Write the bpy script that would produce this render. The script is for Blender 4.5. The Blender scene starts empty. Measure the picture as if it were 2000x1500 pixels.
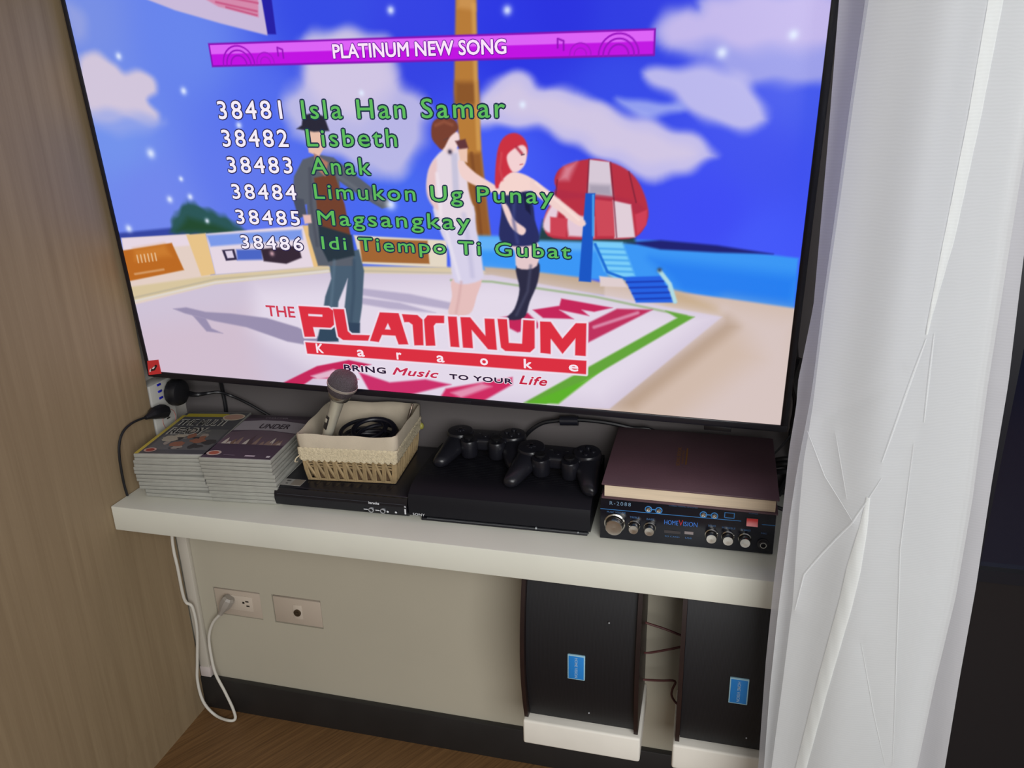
import bpy, bmesh, math, random
import numpy as np
from mathutils import Vector, Matrix, Euler

S = bpy.context.scene
COL = S.collection
R = math.radians
random.seed(7)

# ------------------------------------------------------------------ camera
cam_data = bpy.data.cameras.new('camera')
cam = bpy.data.objects.new('camera', cam_data)
COL.objects.link(cam)
cam_data.sensor_width = 36.0
cam_data.lens = 27.7632
cam_data.clip_start = 0.02
cam.matrix_world = Matrix((
    (0.969974, -0.060226, 0.235634, 0.955700),
    (0.242178, 0.328279, -0.913007, -1.129400),
    (-0.022366, 0.942659, 0.333008, 1.157400),
    (0.000000, 0.000000, 0.000000, 1.000000)
))
S.camera = cam

# ------------------------------------------------------------------ light
S.view_settings.view_transform = 'Standard'
S.view_settings.look = 'None'
S.view_settings.exposure = 0.0
S.view_settings.gamma = 1.0
S.view_settings.use_curve_mapping = False
world = bpy.data.worlds.new('room_ambient')
S.world = world
world.use_nodes = True
wb = world.node_tree.nodes['Background']
_wn, _wl = world.node_tree.nodes, world.node_tree.links
_tc = _wn.new('ShaderNodeTexCoord')
_sx = _wn.new('ShaderNodeSeparateXYZ')
_wr = _wn.new('ShaderNodeValToRGB')
_mr = _wn.new('ShaderNodeMapRange')
_mr.inputs[1].default_value = -1.0
_wl.new(_tc.outputs['Generated'], _sx.inputs[0])
_wl.new(_sx.outputs['Z'], _mr.inputs[0])
_wl.new(_mr.outputs[0], _wr.inputs[0])
for _p, _c in ((0.0, (0.05, 0.045, 0.04, 1)), (0.5, (0.13, 0.128, 0.125, 1)), (0.68, (0.20, 0.20, 0.20, 1)), (1.0, (0.28, 0.285, 0.29, 1))):
    _e = _wr.color_ramp.elements[0] if _p == 0.0 else (_wr.color_ramp.elements[-1] if _p == 1.0 else _wr.color_ramp.elements.new(_p))
    _e.position, _e.color = _p, _c
_wl.new(_wr.outputs[0], wb.inputs[0])
wb.inputs[1].default_value = 0.8


def area(name, loc, target, sx, sy, watts, col):
    d = bpy.data.lights.new(name, 'AREA')
    d.shape = 'RECTANGLE'
    d.size, d.size_y, d.energy, d.color = sx, sy, watts, col
    o = bpy.data.objects.new(name, d)
    COL.objects.link(o)
    o.location = loc
    o.rotation_euler = (Vector(target) - Vector(loc)).to_track_quat('-Z', 'Y').to_euler()
    return o


area('window_daylight', (1.75, -2.2, 1.4), (0.85, -0.05, 0.5), 1.3, 1.3, 50, (1.0, 1.0, 1.0))
area('room_fill', (0.9, -2.7, 2.2), (0.6, 0.0, 0.4), 2.0, 1.2, 5, (1.0, 0.98, 0.95))


# ------------------------------------------------------------------ helpers
def lin(c):
    out = []
    for v in c[:3]:
        v = v / 255.0
        out.append(v / 12.92 if v <= 0.04045 else ((v + 0.055) / 1.055) ** 2.4)
    return tuple(out) + (1.0,)


def mat(name, rgb, rough=0.5, metal=0.0, vary=0.0, vscale=20.0, stretch=(1, 1, 1), bump=0.0, bscale=200.0,
        spec=0.5, coat=0.0, emit=None, rgb2=None, rot=0.0):
    m = bpy.data.materials.new(name)
    m.use_nodes = True
    nt = m.node_tree
    b = nt.nodes['Principled BSDF']
    b.inputs['Base Color'].default_value = lin(rgb)
    b.inputs['Roughness'].default_value = rough
    b.inputs['Metallic'].default_value = metal
    b.inputs['Specular IOR Level'].default_value = spec
    b.inputs['Coat Weight'].default_value = coat
    tc = nt.nodes.new('ShaderNodeTexCoord')
    if vary > 0 or rgb2:
        mp = nt.nodes.new('ShaderNodeMapping')
        mp.inputs['Scale'].default_value = stretch
        mp.inputs['Rotation'].default_value = (0, 0, rot)
        nz = nt.nodes.new('ShaderNodeTexNoise')
        nz.inputs['Scale'].default_value = vscale
        nz.inputs['Detail'].default_value = 5
        rp = nt.nodes.new('ShaderNodeValToRGB')
        a = lin(rgb)
        c2 = lin(rgb2) if rgb2 else tuple(min(1, v * (1 + vary)) for v in a[:3]) + (1,)
        c1 = a if rgb2 else tuple(v * (1 - vary) for v in a[:3]) + (1,)
        rp.color_ramp.elements[0].position = 0.3
        rp.color_ramp.elements[0].color = c1
        rp.color_ramp.elements[1].position = 0.7
        rp.color_ramp.elements[1].color = c2
        nt.links.new(tc.outputs['Object'], mp.inputs[0])
        nt.links.new(mp.outputs[0], nz.inputs['Vector'])
        nt.links.new(nz.outputs['Fac'], rp.inputs[0])
        nt.links.new(rp.outputs[0], b.inputs['Base Color'])
    if bump > 0:
        n2 = nt.nodes.new('ShaderNodeTexNoise')
        n2.inputs['Scale'].default_value = bscale
        n2.inputs['Detail'].default_value = 4
        bp = nt.nodes.new('ShaderNodeBump')
        bp.inputs['Strength'].default_value = bump
        bp.inputs['Distance'].default_value = 0.002
        nt.links.new(tc.outputs['Object'], n2.inputs['Vector'])
        nt.links.new(n2.outputs['Fac'], bp.inputs['Height'])
        nt.links.new(bp.outputs[0], b.inputs['Normal'])
    if emit:
        b.inputs['Emission Color'].default_value = lin(emit[0])
        b.inputs['Emission Strength'].default_value = emit[1]
    return m


def vcol_mat(name, rough=0.5, emission=False, spec=0.5):
    m = bpy.data.materials.new(name)
    m.use_nodes = True
    nt = m.node_tree
    b = nt.nodes['Principled BSDF']
    at = nt.nodes.new('ShaderNodeVertexColor')
    at.layer_name = 'Col'
    b.inputs['Roughness'].default_value = rough
    b.inputs['Specular IOR Level'].default_value = spec
    if emission:
        b.inputs['Base Color'].default_value = (0.004, 0.004, 0.005, 1)
        nt.links.new(at.outputs[0], b.inputs['Emission Color'])
        b.inputs['Emission Strength'].default_value = 1.0
    else:
        nt.links.new(at.outputs[0], b.inputs['Base Color'])
    return m


class MB:
    """collects shapes and links them as one mesh object"""

    def __init__(self):
        self.bm = bmesh.new()

    def _xf(self, vs, mx):
        if mx is not None:
            for v in vs:
                v.co = mx @ v.co

    def box(self, a, b, bevel=0.0, seg=2, mx=None):
        r = bmesh.ops.create_cube(self.bm, size=1.0)
        vs = r['verts']
        for v in vs:
            v.co = Vector([a[i] + (b[i] - a[i]) * (v.co[i] + 0.5) for i in range(3)])
        if bevel > 0:
            es = list({e for v in vs for e in v.link_edges})
            res = bmesh.ops.bevel(self.bm, geom=es, offset=bevel, segments=seg, profile=0.5, affect='EDGES', clamp_overlap=True)
            vs = list({v for f in res['faces'] for v in f.verts} | {v for v in vs if v.is_valid})
        self._xf(vs, mx)
        return self

    def loops(self, rings, close=True, cap0=True, cap1=True):
        vr = [[self.bm.verts.new(p) for p in ring] for ring in rings]
        n = len(vr[0])
        for i in range(len(vr) - 1):
            for k in range(n if close else n - 1):
                k2 = (k + 1) % n
                self.bm.faces.new((vr[i][k], vr[i][k2], vr[i + 1][k2], vr[i + 1][k]))
        if cap0 and close:
            self.bm.faces.new(list(reversed(vr[0])))
        if cap1 and close:
            self.bm.faces.new(vr[-1])
        return self

    def lathe(self, prof, mx=None, seg=32, cap=True):
        rings = []
        for r, z in prof:
            rings.append([(mx @ Vector((r * math.cos(2 * math.pi * k / seg), r * math.sin(2 * math.pi * k / seg), z))) if mx is not None
                          else Vector((r * math.cos(2 * math.pi * k / seg), r * math.sin(2 * math.pi * k / seg), z)) for k in range(seg)])
        return self.loops(rings, True, cap, cap)

    def cyl(self, p0, p1, r0, r1=None, seg=20):
        p0, p1 = Vector(p0), Vector(p1)
        r1 = r0 if r1 is None else r1
        d = p1 - p0
        mx = Matrix.Translation(p0) @ d.to_track_quat('Z', 'Y').to_matrix().to_4x4()
        return self.lathe([(r0, 0), (r1, d.length)], mx, seg)

    def ball(self, c, r, sc=(1, 1, 1), mx=None, u=24, v=14):
        m = Matrix.Translation(Vector(c)) @ Matrix.Diagonal((r * sc[0], r * sc[1], r * sc[2], 1))
        if mx is not None:
            m = mx @ m
        bmesh.ops.create_uvsphere(self.bm, u_segments=u, v_segments=v, radius=1.0, matrix=m)
        return self

    def tube(self, pts, r, seg=10, smooth=6, flat=None):
        P = [Vector(p) for p in pts]
        if smooth > 1 and len(P) > 2:
            Q = []
            ext = [2 * P[0] - P[1]] + P + [2 * P[-1] - P[-2]]
            for i in range(1, len(ext) - 2):
                p0, p1, p2, p3 = ext[i - 1:i + 3]
                for k in range(smooth):
                    t = k / smooth
                    Q.append(0.5 * ((2 * p1) + (p2 - p0) * t + (2 * p0 - 5 * p1 + 4 * p2 - p3) * t * t + (3 * p1 - p0 - 3 * p2 + p3) * t ** 3))
            Q.append(P[-1])
            P = Q
        rr = r if isinstance(r, (list, tuple)) else [r] * len(P)
        if len(rr) != len(P):
            src = rr
            rr = []
            for i in range(len(P)):
                x = i / (len(P) - 1) * (len(src) - 1)
                j = min(int(x), len(src) - 2)
                rr.append(src[j] + (src[j + 1] - src[j]) * (x - j))
        up = None
        rings = []
        for i, p in enumerate(P):
            d = (P[min(i + 1, len(P) - 1)] - P[max(i - 1, 0)])
            if d.length < 1e-9:
                d = Vector((0, 0, 1))
            d.normalize()
            if up is None:
                up = d.orthogonal().normalized()
            up = (up - d * up.dot(d))
            if up.length < 1e-6:
                up = d.orthogonal()
            up.normalize()
            sd = d.cross(up)
            rings.append([p + (up * math.cos(2 * math.pi * k / seg) + sd * math.sin(2 * math.pi * k / seg)) * rr[i] for k in range(seg)])
        return self.loops(rings)

    def prism(self, poly, z0, z1, mx=None):
        """poly in local xy, extruded along local z"""
        rings = []
        for z in (z0, z1):
            rings.append([(mx @ Vector((x, y, z))) if mx is not None else Vector((x, y, z)) for x, y in poly])
        return self.loops(rings)

    def build(self, name, m, parent=None, angle=35, mods=()):
        bmesh.ops.recalc_face_normals(self.bm, faces=self.bm.faces)
        me = bpy.data.meshes.new(name)
        self.bm.to_mesh(me)
        self.bm.free()
        for p in me.polygons:
            p.use_smooth = True
        me.set_sharp_from_angle(angle=R(angle))
        o = bpy.data.objects.new(name, me)
        COL.objects.link(o)
        if m is not None:
            me.materials.append(m)
        if parent is not None:
            o.parent = parent
        return o


def tag(o, label, cat, group=None):
    o['label'] = label
    o['category'] = cat
    if group:
        o['group'] = group
    return o


def thing(name, label, cat, loc=(0, 0, 0), rot=(0, 0, 0), group=None):
    o = bpy.data.objects.new(name, None)
    o.empty_display_size = 0.05
    COL.objects.link(o)
    o.location = loc
    o.rotation_euler = rot
    return tag(o, label, cat, group)


def struct(o):
    o['kind'] = 'structure'
    return o


def copy_thing(src, loc, rotz=None, label=None):
    c = src.copy()
    COL.objects.link(c)
    c.location = loc
    if rotz is not None:
        c.rotation_euler = (0, 0, rotz)
    if label:
        c['label'] = label
    for ch in list(src.children):
        k = ch.copy()
        COL.objects.link(k)
        k.parent = c
        for g in list(ch.children):
            q = g.copy()
            COL.objects.link(q)
            q.parent = k
    return c


def text_polys(s, bold=0.0, spacing=1.0, shear=0.0):
    """outline triangles of a string with the built-in font: (verts, faces) in its own units"""
    cu = bpy.data.curves.new('lettering', 'FONT')
    cu.body = s
    cu.size = 1.0
    cu.offset = bold
    cu.space_character = spacing
    cu.shear = shear
    cu.resolution_u = 3
    cu.fill_mode = 'FRONT'
    ob = bpy.data.objects.new('lettering', cu)
    COL.objects.link(ob)
    dg = bpy.context.evaluated_depsgraph_get()
    ev = ob.evaluated_get(dg)
    me = ev.to_mesh()
    vs = [tuple(v.co) for v in me.vertices]
    fs = [tuple(p.vertices) for p in me.polygons]
    ev.to_mesh_clear()
    bpy.data.objects.remove(ob)
    bpy.data.curves.remove(cu)
    return vs, fs


def fit_text(s, x0, y0, x1, y1, bold=0.0, spacing=1.0, ref=None, shear=0.0):
    """text scaled into a rectangle; ref keeps the plain text's box while the strokes grow"""
    v0, _ = text_polys(s, 0.0, spacing, shear)
    vs, fs = text_polys(s, bold, spacing, shear)
    ax, bx = min(v[0] for v in v0), max(v[0] for v in v0)
    ay, by = min(v[1] for v in v0), max(v[1] for v in v0)
    return [(x0 + (v[0] - ax) / (bx - ax) * (x1 - x0), y0 + (v[1] - ay) / (by - ay) * (y1 - y0)) for v in vs], fs


def letter_mesh(name, m, parent, items, place):
    """items: (string, x0, y0, x1, y1, bold, spacing); place(x, y) gives the 3D point"""
    verts, faces = [], []
    for it in items:
        vs, fs = fit_text(*it)
        n = len(verts)
        verts += [place(x, y) for x, y in vs]
        faces += [tuple(n + i for i in f) for f in fs]
    me = bpy.data.meshes.new(name)
    me.from_pydata(verts, [], faces)
    me.materials.append(m)
    o = bpy.data.objects.new(name, me)
    COL.objects.link(o)
    o.parent = parent
    return o


# ------------------------------------------------------------------ television
TV_LOC, TV_ROT = (0.0044, -0.0094, 0.7203), (0.073, 0.0121, -0.0179)
tv = thing('television', 'large flat black-framed television on the wall showing a karaoke song list', 'television', TV_LOC, TV_ROT)
tv.scale = (0.971, 0.971, 0.971)
black_plastic = mat('black_plastic', (16, 16, 20), 0.35)
bezel_mat = mat('dark_bezel', (17, 17, 27), 0.3)
SX0, SX1, SZ0, SZ1 = 0.0075, 1.0925, 0.0112, 0.6235
W_TV, H_TV = 1.103, 0.632
b = MB()
b.box((0, 0, 0), (W_TV, 0.012, SZ0), 0.0015)
b.box((0, 0, SZ1), (W_TV, 0.012, H_TV), 0.0015)
b.box((0, 0, SZ0 - 0.001), (SX0, 0.012, SZ1 + 0.001), 0.0015)
b.box((SX1, 0, SZ0 - 0.001), (W_TV, 0.012, SZ1 + 0.001), 0.0015)
b.build('bezel', bezel_mat, tv)
b = MB()
b.box((0.002, 0.0105, 0.002), (W_TV - 0.002, 0.028, H_TV - 0.002), 0.004)
b.box((0.18, 0.02, 0.07), (0.92, 0.055, 0.42), 0.012, 3)
b.build('back_cover', black_plastic, tv)
b = MB()
b.box((0.984, 0.001, -0.0075), (1.024, 0.018, 0.001), 0.001)
b.build('sensor_tab', black_plastic, tv)
b = MB()
b.box((0.589, -0.0012, 0.0025), (0.616, 0.001, 0.0075), 0.0004)
b.build('badge', mat('badge_grey', (40, 40, 48), 0.3, 0.6), tv)

# the picture: colours laid on a fine grid in the plane of the screen (millimetres)
GX, GZ = 930, 524
ax = np.linspace(SX0 * 1000, SX1 * 1000, GX)
az = np.linspace(SZ0 * 1000, SZ1 * 1000, GZ)
AX, AZ = np.meshgrid(ax, az)
IMG = np.zeros((GZ, GX, 3))
CURVED = False




def paint(pts, col, feather=1.2, alpha=1.0, grow=0.0, wob=0.0, wf=0.05):
    """soft edged polygon"""
    P = np.array(pts, float)
    if CURVED and len(P) > 4:
        P0, P1, P2, P3 = np.roll(P, 1, 0), P, np.roll(P, -1, 0), np.roll(P, -2, 0)
        P = np.stack([P1 + ((P2 - P0) * t + (2 * P0 - 5 * P1 + 4 * P2 - P3) * t * t + (3 * P1 - P0 - 3 * P2 + P3) * t ** 3) * 0.5 for t in (0.0, 0.25, 0.5, 0.75)], 1).reshape(-1, 2)
    m = feather + abs(grow) + wob * 2 + 2
    i0, i1 = np.searchsorted(ax, [P[:, 0].min() - m, P[:, 0].max() + m])
    j0, j1 = np.searchsorted(az, [P[:, 1].min() - m, P[:, 1].max() + m])
    if i1 <= i0 or j1 <= j0:
        return
    X, Z = AX[j0:j1, i0:i1], AZ[j0:j1, i0:i1]
    d2 = np.full(X.shape, 1e12)
    ins = np.zeros(X.shape, bool)
    n = len(P)
    for k in range(n):
        (x0, z0), (x1, z1) = P[k], P[(k + 1) % n]
        dx, dz = x1 - x0, z1 - z0
        L = dx * dx + dz * dz + 1e-12
        t = np.clip(((X - x0) * dx + (Z - z0) * dz) / L, 0, 1)
        d2 = np.minimum(d2, (X - x0 - t * dx) ** 2 + (Z - z0 - t * dz) ** 2)
        if abs(dz) > 1e-12:
            c = ((z0 > Z) != (z1 > Z)) & (X < dx * (Z - z0) / dz + x0)
            ins ^= c
    sd = np.where(ins, -1, 1) * np.sqrt(d2) - grow
    if wob > 0:
        sd = sd + wob * (np.sin(X * wf * 2.1 + 0.6 * np.sin(Z * wf * 1.7)) + 0.7 * np.sin(Z * wf * 2.7 + 0.8 * np.sin(X * wf * 1.3)))
    a = np.clip(0.5 - sd / (2 * feather), 0, 1)
    a = a * a * (3 - 2 * a) * alpha
    IMG[j0:j1, i0:i1] = IMG[j0:j1, i0:i1] * (1 - a[..., None]) + np.array(col[:3]) * a[..., None]


def stroke(pts, width, col, feather=1.0, alpha=1.0):
    P = np.array(pts, float)
    m = width + feather + 2
    i0, i1 = np.searchsorted(ax, [P[:, 0].min() - m, P[:, 0].max() + m])
    j0, j1 = np.searchsorted(az, [P[:, 1].min() - m, P[:, 1].max() + m])
    if i1 <= i0 or j1 <= j0:
        return
    X, Z = AX[j0:j1, i0:i1], AZ[j0:j1, i0:i1]
    d2 = np.full(X.shape, 1e12)
    for k in range(len(P) - 1):
        (x0, z0), (x1, z1) = P[k], P[k + 1]
        dx, dz = x1 - x0, z1 - z0
        t = np.clip(((X - x0) * dx + (Z - z0) * dz) / (dx * dx + dz * dz + 1e-12), 0, 1)
        d2 = np.minimum(d2, (X - x0 - t * dx) ** 2 + (Z - z0 - t * dz) ** 2)
    sd = np.sqrt(d2) - width / 2
    a = np.clip(0.5 - sd / (2 * feather), 0, 1)
    a = a * a * (3 - 2 * a) * alpha
    IMG[j0:j1, i0:i1] = IMG[j0:j1, i0:i1] * (1 - a[..., None]) + np.array(col[:3]) * a[..., None]


def dot(x, z, r, col=(225, 235, 255), alpha=0.9):
    d2 = (AX - x) ** 2 + (AZ - z) ** 2
    a = np.exp(-d2 / (0.45 * r * r)) * alpha
    IMG[:] = IMG * (1 - a[..., None]) + np.array(col) * a[..., None]


def arc(cx, cz, r, width, col, a0=0, a1=180, alpha=1.0):
    stroke([(cx + r * math.cos(R(t)), cz + r * math.sin(R(t))) for t in np.linspace(a0, a1, 16)], width, col, 0.8, alpha)


# sky, blended between a few colours; left ones paled with painted-in viewing-angle haze
sky = [((21.7, 587.1), (118, 142, 228)), ((40.9, 424.0), (114, 146, 236)), ((89.3, 312.0), (112, 134, 236)), ((270.5, 370.7), (96, 120, 236)), ((202.3, 553.8), (102, 132, 236)), ((316.5, 431.0), (80, 108, 238)), ((422.5, 580.3), (48, 72, 228)), ((555.2, 531.1), (46, 62, 226)), ((520.5, 321.1), (70, 105, 240)), ((700.7, 533.7), (36, 50, 226)), ((769.9, 568.2), (34, 44, 222)), ((855.1, 571.1), (40, 55, 225)), ((838.0, 474.5), (50, 72, 232)), ((666.7, 395.6), (66, 92, 246)), ((979.7, 317.1), (58, 72, 244)), ((1037.9, 397.5), (60, 78, 238)), ((1036.3, 277.0), (66, 88, 250)), ((1068.6, 459.5), (66, 88, 236)), ((1083.0, 540.6), (80, 100, 232))]
wsum = np.zeros((GZ, GX, 1))
for (x, z), c in sky:
    w = 1.0 / (((AX - x) ** 2 + (AZ - z) ** 2) ** 1.5 + 3e4)[..., None]
    IMG += w * np.array(c, float)
    wsum += w
IMG /= wsum

# clouds
CURVED = True
paint([(4.9, 531.7), (40.3, 539.6), (71.4, 527.3), (85.9, 512.5), (114.2, 514.8), (135.3, 504.3), (137.1, 482.4), (118.0, 472.2), (131.7, 452.7), (120.5, 437.6), (65.6, 444.0), (11.8, 441.2), (-1.6, 478.1)], (214, 200, 218), 9, 0.95, 0, 2.0)
paint([(12.1, 458.9), (122.8, 446.7), (138.6, 435.3), (78.9, 422.4), (12.9, 427.9)], (150, 165, 232), 12, 0.7, 0, 2.0)
paint([(7.1, 615.6), (32.2, 597.3), (32.4, 567.0), (12.1, 555.4), (3.5, 573.6)], (160, 168, 222), 12, 0.6, 0, 2.0)
paint([(402.5, 552.2), (447.3, 561.3), (500.6, 554.5), (529.3, 536.9), (530.4, 493.4), (562.2, 479.5), (574.4, 440.7), (547.0, 382.1), (503.7, 358.2), (464.2, 372.6), (412.9, 394.4), (362.4, 423.6), (349.9, 466.9), (372.9, 491.2), (388.5, 501.3)], (200, 194, 228), 14, 0.88, 0, 3.0)
paint([(393.0, 541.8), (481.2, 552.5), (524.3, 525.3), (519.7, 478.8), (468.5, 444.7), (406.3, 466.3)], (218, 205, 228), 22, 0.7, 0, 3.0)
paint([(651.2, 463.8), (666.9, 488.6), (699.7, 500.3), (724.3, 495.3), (745.2, 482.2), (790.3, 478.4), (814.4, 462.1), (852.1, 448.9), (899.5, 434.6), (939.7, 421.6), (972.6, 397.2), (966.8, 387.4), (929.3, 371.8), (895.9, 362.0), (840.1, 379.7), (787.1, 406.4), (733.7, 428.5), (649.7, 432.8)], (196, 190, 234), 9, 0.97, 0, 2.4)
paint([(658.5, 463.7), (699.4, 489.3), (741.6, 472.6), (804.2, 459.0), (859.2, 436.0), (927.2, 410.0), (948.0, 393.8), (895.2, 380.2), (825.7, 403.1), (741.0, 436.5)], (212, 200, 226), 14, 0.8, 0, 2.5)
paint([(889.4, 545.4), (899.8, 567.2), (924.4, 573.2), (938.3, 568.1), (954.3, 584.5), (1112.4, 578.1), (1112.7, 488.5), (1066.2, 481.6), (1017.6, 481.2), (979.7, 490.8), (949.9, 514.2), (905.2, 520.0)], (160, 162, 232), 12, 0.95, 0, 2.4)
paint([(894.4, 546.4), (906.2, 564.7), (927.7, 569.6), (943.6, 562.2), (966.5, 584.0), (1112.4, 578.1), (1107.9, 525.9), (1049.9, 521.7), (989.5, 523.2), (951.7, 533.0), (908.1, 525.3)], (196, 184, 234), 14, 0.95, 0, 2.4)
paint([(875.8, 497.6), (915.7, 502.9), (966.5, 500.7), (998.4, 489.3), (1024.5, 459.9), (1035.6, 435.3), (1000.7, 425.4), (961.5, 435.6), (924.4, 461.0), (897.6, 475.0)], (192, 188, 236), 10, 0.95, 0, 2.4)
paint([(841.5, 468.2), (875.1, 461.5), (917.9, 461.0), (923.7, 449.7), (880.4, 444.9), (848.5, 455.4)], (168, 178, 240), 8, 0.8, 0, 2.4)

CURVED = False
# banner board hanging in the sky
paint([(131.9, 617.5), (337.8, 609.2), (345.0, 561.8), (338.5, 557.4), (266.9, 575.0), (194.4, 594.9)], (206, 188, 216), 2, 0.95)
paint([(337.8, 609.2), (353.8, 608.6), (353.4, 558.2), (339.6, 558.7)], (28, 22, 165), 1.5)
paint([(237.0, 613.2), (333.0, 609.4), (329.5, 580.9), (267.2, 596.9)], (212, 130, 165), 2, 0.9)
for t in range(3):
    stroke([(264.3, 603.0), (327.7, 588.8)] if t == 0 else ([(290.1, 607.2), (331.2, 599.1)] if t == 1 else [(279.5, 595.8), (326.8, 583.6)]), 2.5, (190, 60, 110), 1.5, 0.7)

# trunk
paint([(625.3, 597.7), (653.4, 596.5), (650.6, 496.6), (651.6, 395.6), (656.9, 309.2), (664.4, 225.4), (631.4, 224.0), (627.9, 308.5), (619.7, 395.4), (615.6, 477.5)], (182, 122, 52), 3)
paint([(617.9, 490.7), (650.3, 490.1), (651.0, 460.4), (615.3, 460.8)], (138, 84, 36), 6)
paint([(628.1, 597.6), (652.7, 596.6), (651.8, 578.4), (627.2, 582.4)], (206, 150, 84), 5, 0.8)
paint([(625.0, 395.4), (650.1, 395.6), (656.9, 309.2), (664.4, 225.4), (635.5, 224.2), (630.3, 308.5)], (140, 84, 38), 4, 0.85)
stroke([(649.3, 584.6), (647.7, 496.7), (647.4, 402.5)], 6, (214, 160, 84), 3, 0.7)
stroke([(636.5, 395.5), (643.6, 308.9), (647.9, 232.6)], 5, (118, 66, 30), 2, 0.6)

# sea, islands
paint([(638.1, 277.1), (892.4, 279.3), (1090.4, 261.5), (1091.6, 189.6), (938.5, 206.0), (828.9, 218.9), (643.5, 224.5)], (56, 150, 245), 3)
paint([(893.4, 253.8), (1093.1, 236.9), (1091.6, 189.6), (938.5, 206.0)], (34, 126, 240), 14)
paint([(638.1, 277.1), (863.9, 279.8), (842.7, 263.0), (637.1, 255.5)], (96, 176, 246), 6)
paint([(860.5, 275.3), (906.5, 279.8), (982.8, 275.2), (1057.2, 265.9), (983.5, 265.2), (907.1, 266.8)], (22, 26, 112), 3)
paint([(739.1, 303.9), (768.9, 297.4), (870.9, 284.4), (871.3, 274.2), (731.1, 274.0)], (30, 62, 66), 4)
paint([(4.4, 262.3), (109.5, 274.0), (252.6, 274.8), (250.1, 261.5), (3.6, 251.8)], (48, 66, 160), 4)
paint([(107.4, 265.4), (121.7, 292.8), (152.9, 319.8), (184.3, 307.5), (219.3, 295.2), (250.4, 273.1), (213.7, 267.0)], (34, 82, 78), 6, 0.95, 0, 1.5, 0.12)
paint([(123.0, 269.3), (147.7, 292.6), (197.7, 281.5), (228.4, 270.0)], (26, 70, 40), 8, 0.9)

# low walls round the terrace
paint([(10.2, 253.8), (144.4, 264.9), (170.5, 197.0), (389.5, 221.8), (384.9, 188.0), (-2.6, 132.1)], (226, 206, 196), 2)
paint([(10.2, 253.8), (141.3, 263.9), (144.1, 246.2), (8.6, 232.7)], (230, 214, 226), 3)
paint([(6.6, 232.6), (107.5, 249.2), (120.7, 203.6), (4.5, 178.7)], (186, 104, 30), 2)
paint([(29.8, 235.2), (92.9, 246.1), (100.4, 227.3), (26.7, 215.7)], (208, 130, 50), 8, 0.7)
for k, s in enumerate([[(33.3, 225.2), (33.1, 212.8)], [(40.7, 226.2), (40.6, 213.8)], [(48.1, 227.2), (48.0, 214.9)], [(55.4, 228.3), (55.4, 215.9)], [(62.8, 229.3), (62.7, 217.0)], [(70.1, 230.3), (70.0, 218.0)]]):
    stroke(s, 2.4, (236, 206, 170), 1.2, 0.85)
stroke([(20.6, 192.1), (80.5, 202.8)], 3.5, (226, 186, 150), 2, 0.6)
paint([(138.3, 263.8), (175.8, 267.5), (180.7, 199.2), (152.3, 194.4)], (230, 194, 136), 2)
paint([(175.6, 266.7), (354.1, 285.0), (378.5, 219.7), (180.5, 198.3)], (228, 214, 226), 2)
paint([(177.0, 264.2), (351.3, 278.5), (350.8, 263.1), (180.8, 245.7)], (122, 152, 232), 3)
paint([(200.7, 240.5), (224.1, 243.0), (226.3, 225.3), (204.8, 222.7)], (48, 40, 70), 1.5)
paint([(206.2, 239.0), (219.7, 240.4), (221.2, 228.5), (208.6, 227.2)], (222, 210, 230), 1.2)
paint([(227.7, 242.3), (274.9, 244.9), (273.7, 227.2), (226.1, 224.5)], (72, 100, 196), 3)
paint([(273.1, 244.8), (342.0, 253.0), (344.4, 233.3), (315.3, 222.1), (275.1, 224.7)], (50, 36, 52), 2)
dot(*(292.2, 238.0), 6, (214, 170, 180))
paint([(354.1, 285.0), (382.5, 286.6), (389.5, 221.8), (363.7, 217.4)], (232, 192, 130), 2)
paint([(439.7, 272.4), (591.3, 269.4), (588.5, 226.9), (446.5, 227.5)], (226, 214, 196), 2)
paint([(447.8, 267.9), (560.2, 267.6), (560.8, 232.1), (448.7, 230.8)], (160, 100, 48), 2)
paint([(-2.7, 167.4), (180.4, 197.5), (389.5, 221.8), (588.6, 228.5), (691.2, 222.7), (690.8, 209.3), (387.8, 209.3), (177.1, 181.5), (-3.8, 139.5)], (214, 196, 158), 3)
stroke([(-1.8, 147.1), (178.9, 190.4), (388.6, 215.1), (659.4, 220.5)], 3, (176, 168, 150), 2, 0.6)

# sand and terrace floor
paint([(647.9, 231.0), (691.4, 229.7), (791.4, 221.7), (836.4, 213.1), (836.8, 194.6), (650.9, 210.6)], (190, 166, 142), 3)
paint([(828.9, 218.9), (909.6, 212.1), (942.0, 206.2), (1098.2, 190.7), (1120.3, -10.0), (709.7, 1.1), (831.0, 98.0)], (208, 186, 172), 3)
paint([(836.2, 225.3), (938.5, 205.2), (989.1, 187.5), (1004.3, 171.7), (918.1, 183.6)], (196, 168, 132), 8)
paint([(1003.0, 188.3), (1099.5, 178.9), (1120.3, -10.0), (927.5, -13.0), (1051.2, 114.4)], (214, 196, 192), 30)
paint([(1004.2, 173.2), (1019.3, 158.9), (879.7, 17.2), (816.5, 11.2)], (176, 150, 128), 14, 0.75)
paint([(-5.3, 133.8), (177.1, 181.5), (388.0, 210.9), (659.3, 218.9), (997.2, 172.8), (840.4, 13.5), (-62.2, -30.1)], (206, 194, 214), 2.5)
paint([(254.3, 181.7), (659.1, 213.3), (990.2, 172.4), (832.3, 21.4), (415.5, -7.7), (221.5, 108.3)], (226, 216, 232), 30)
paint([(-16.0, 93.3), (226.6, 135.9), (231.1, 53.1), (240.9, -3.8), (-50.7, -29.1)], (208, 188, 204), 40, 0.8)
stroke([(1.0, 141.6), (177.8, 185.0), (388.3, 213.5)], 4, (222, 214, 206), 2)
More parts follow.
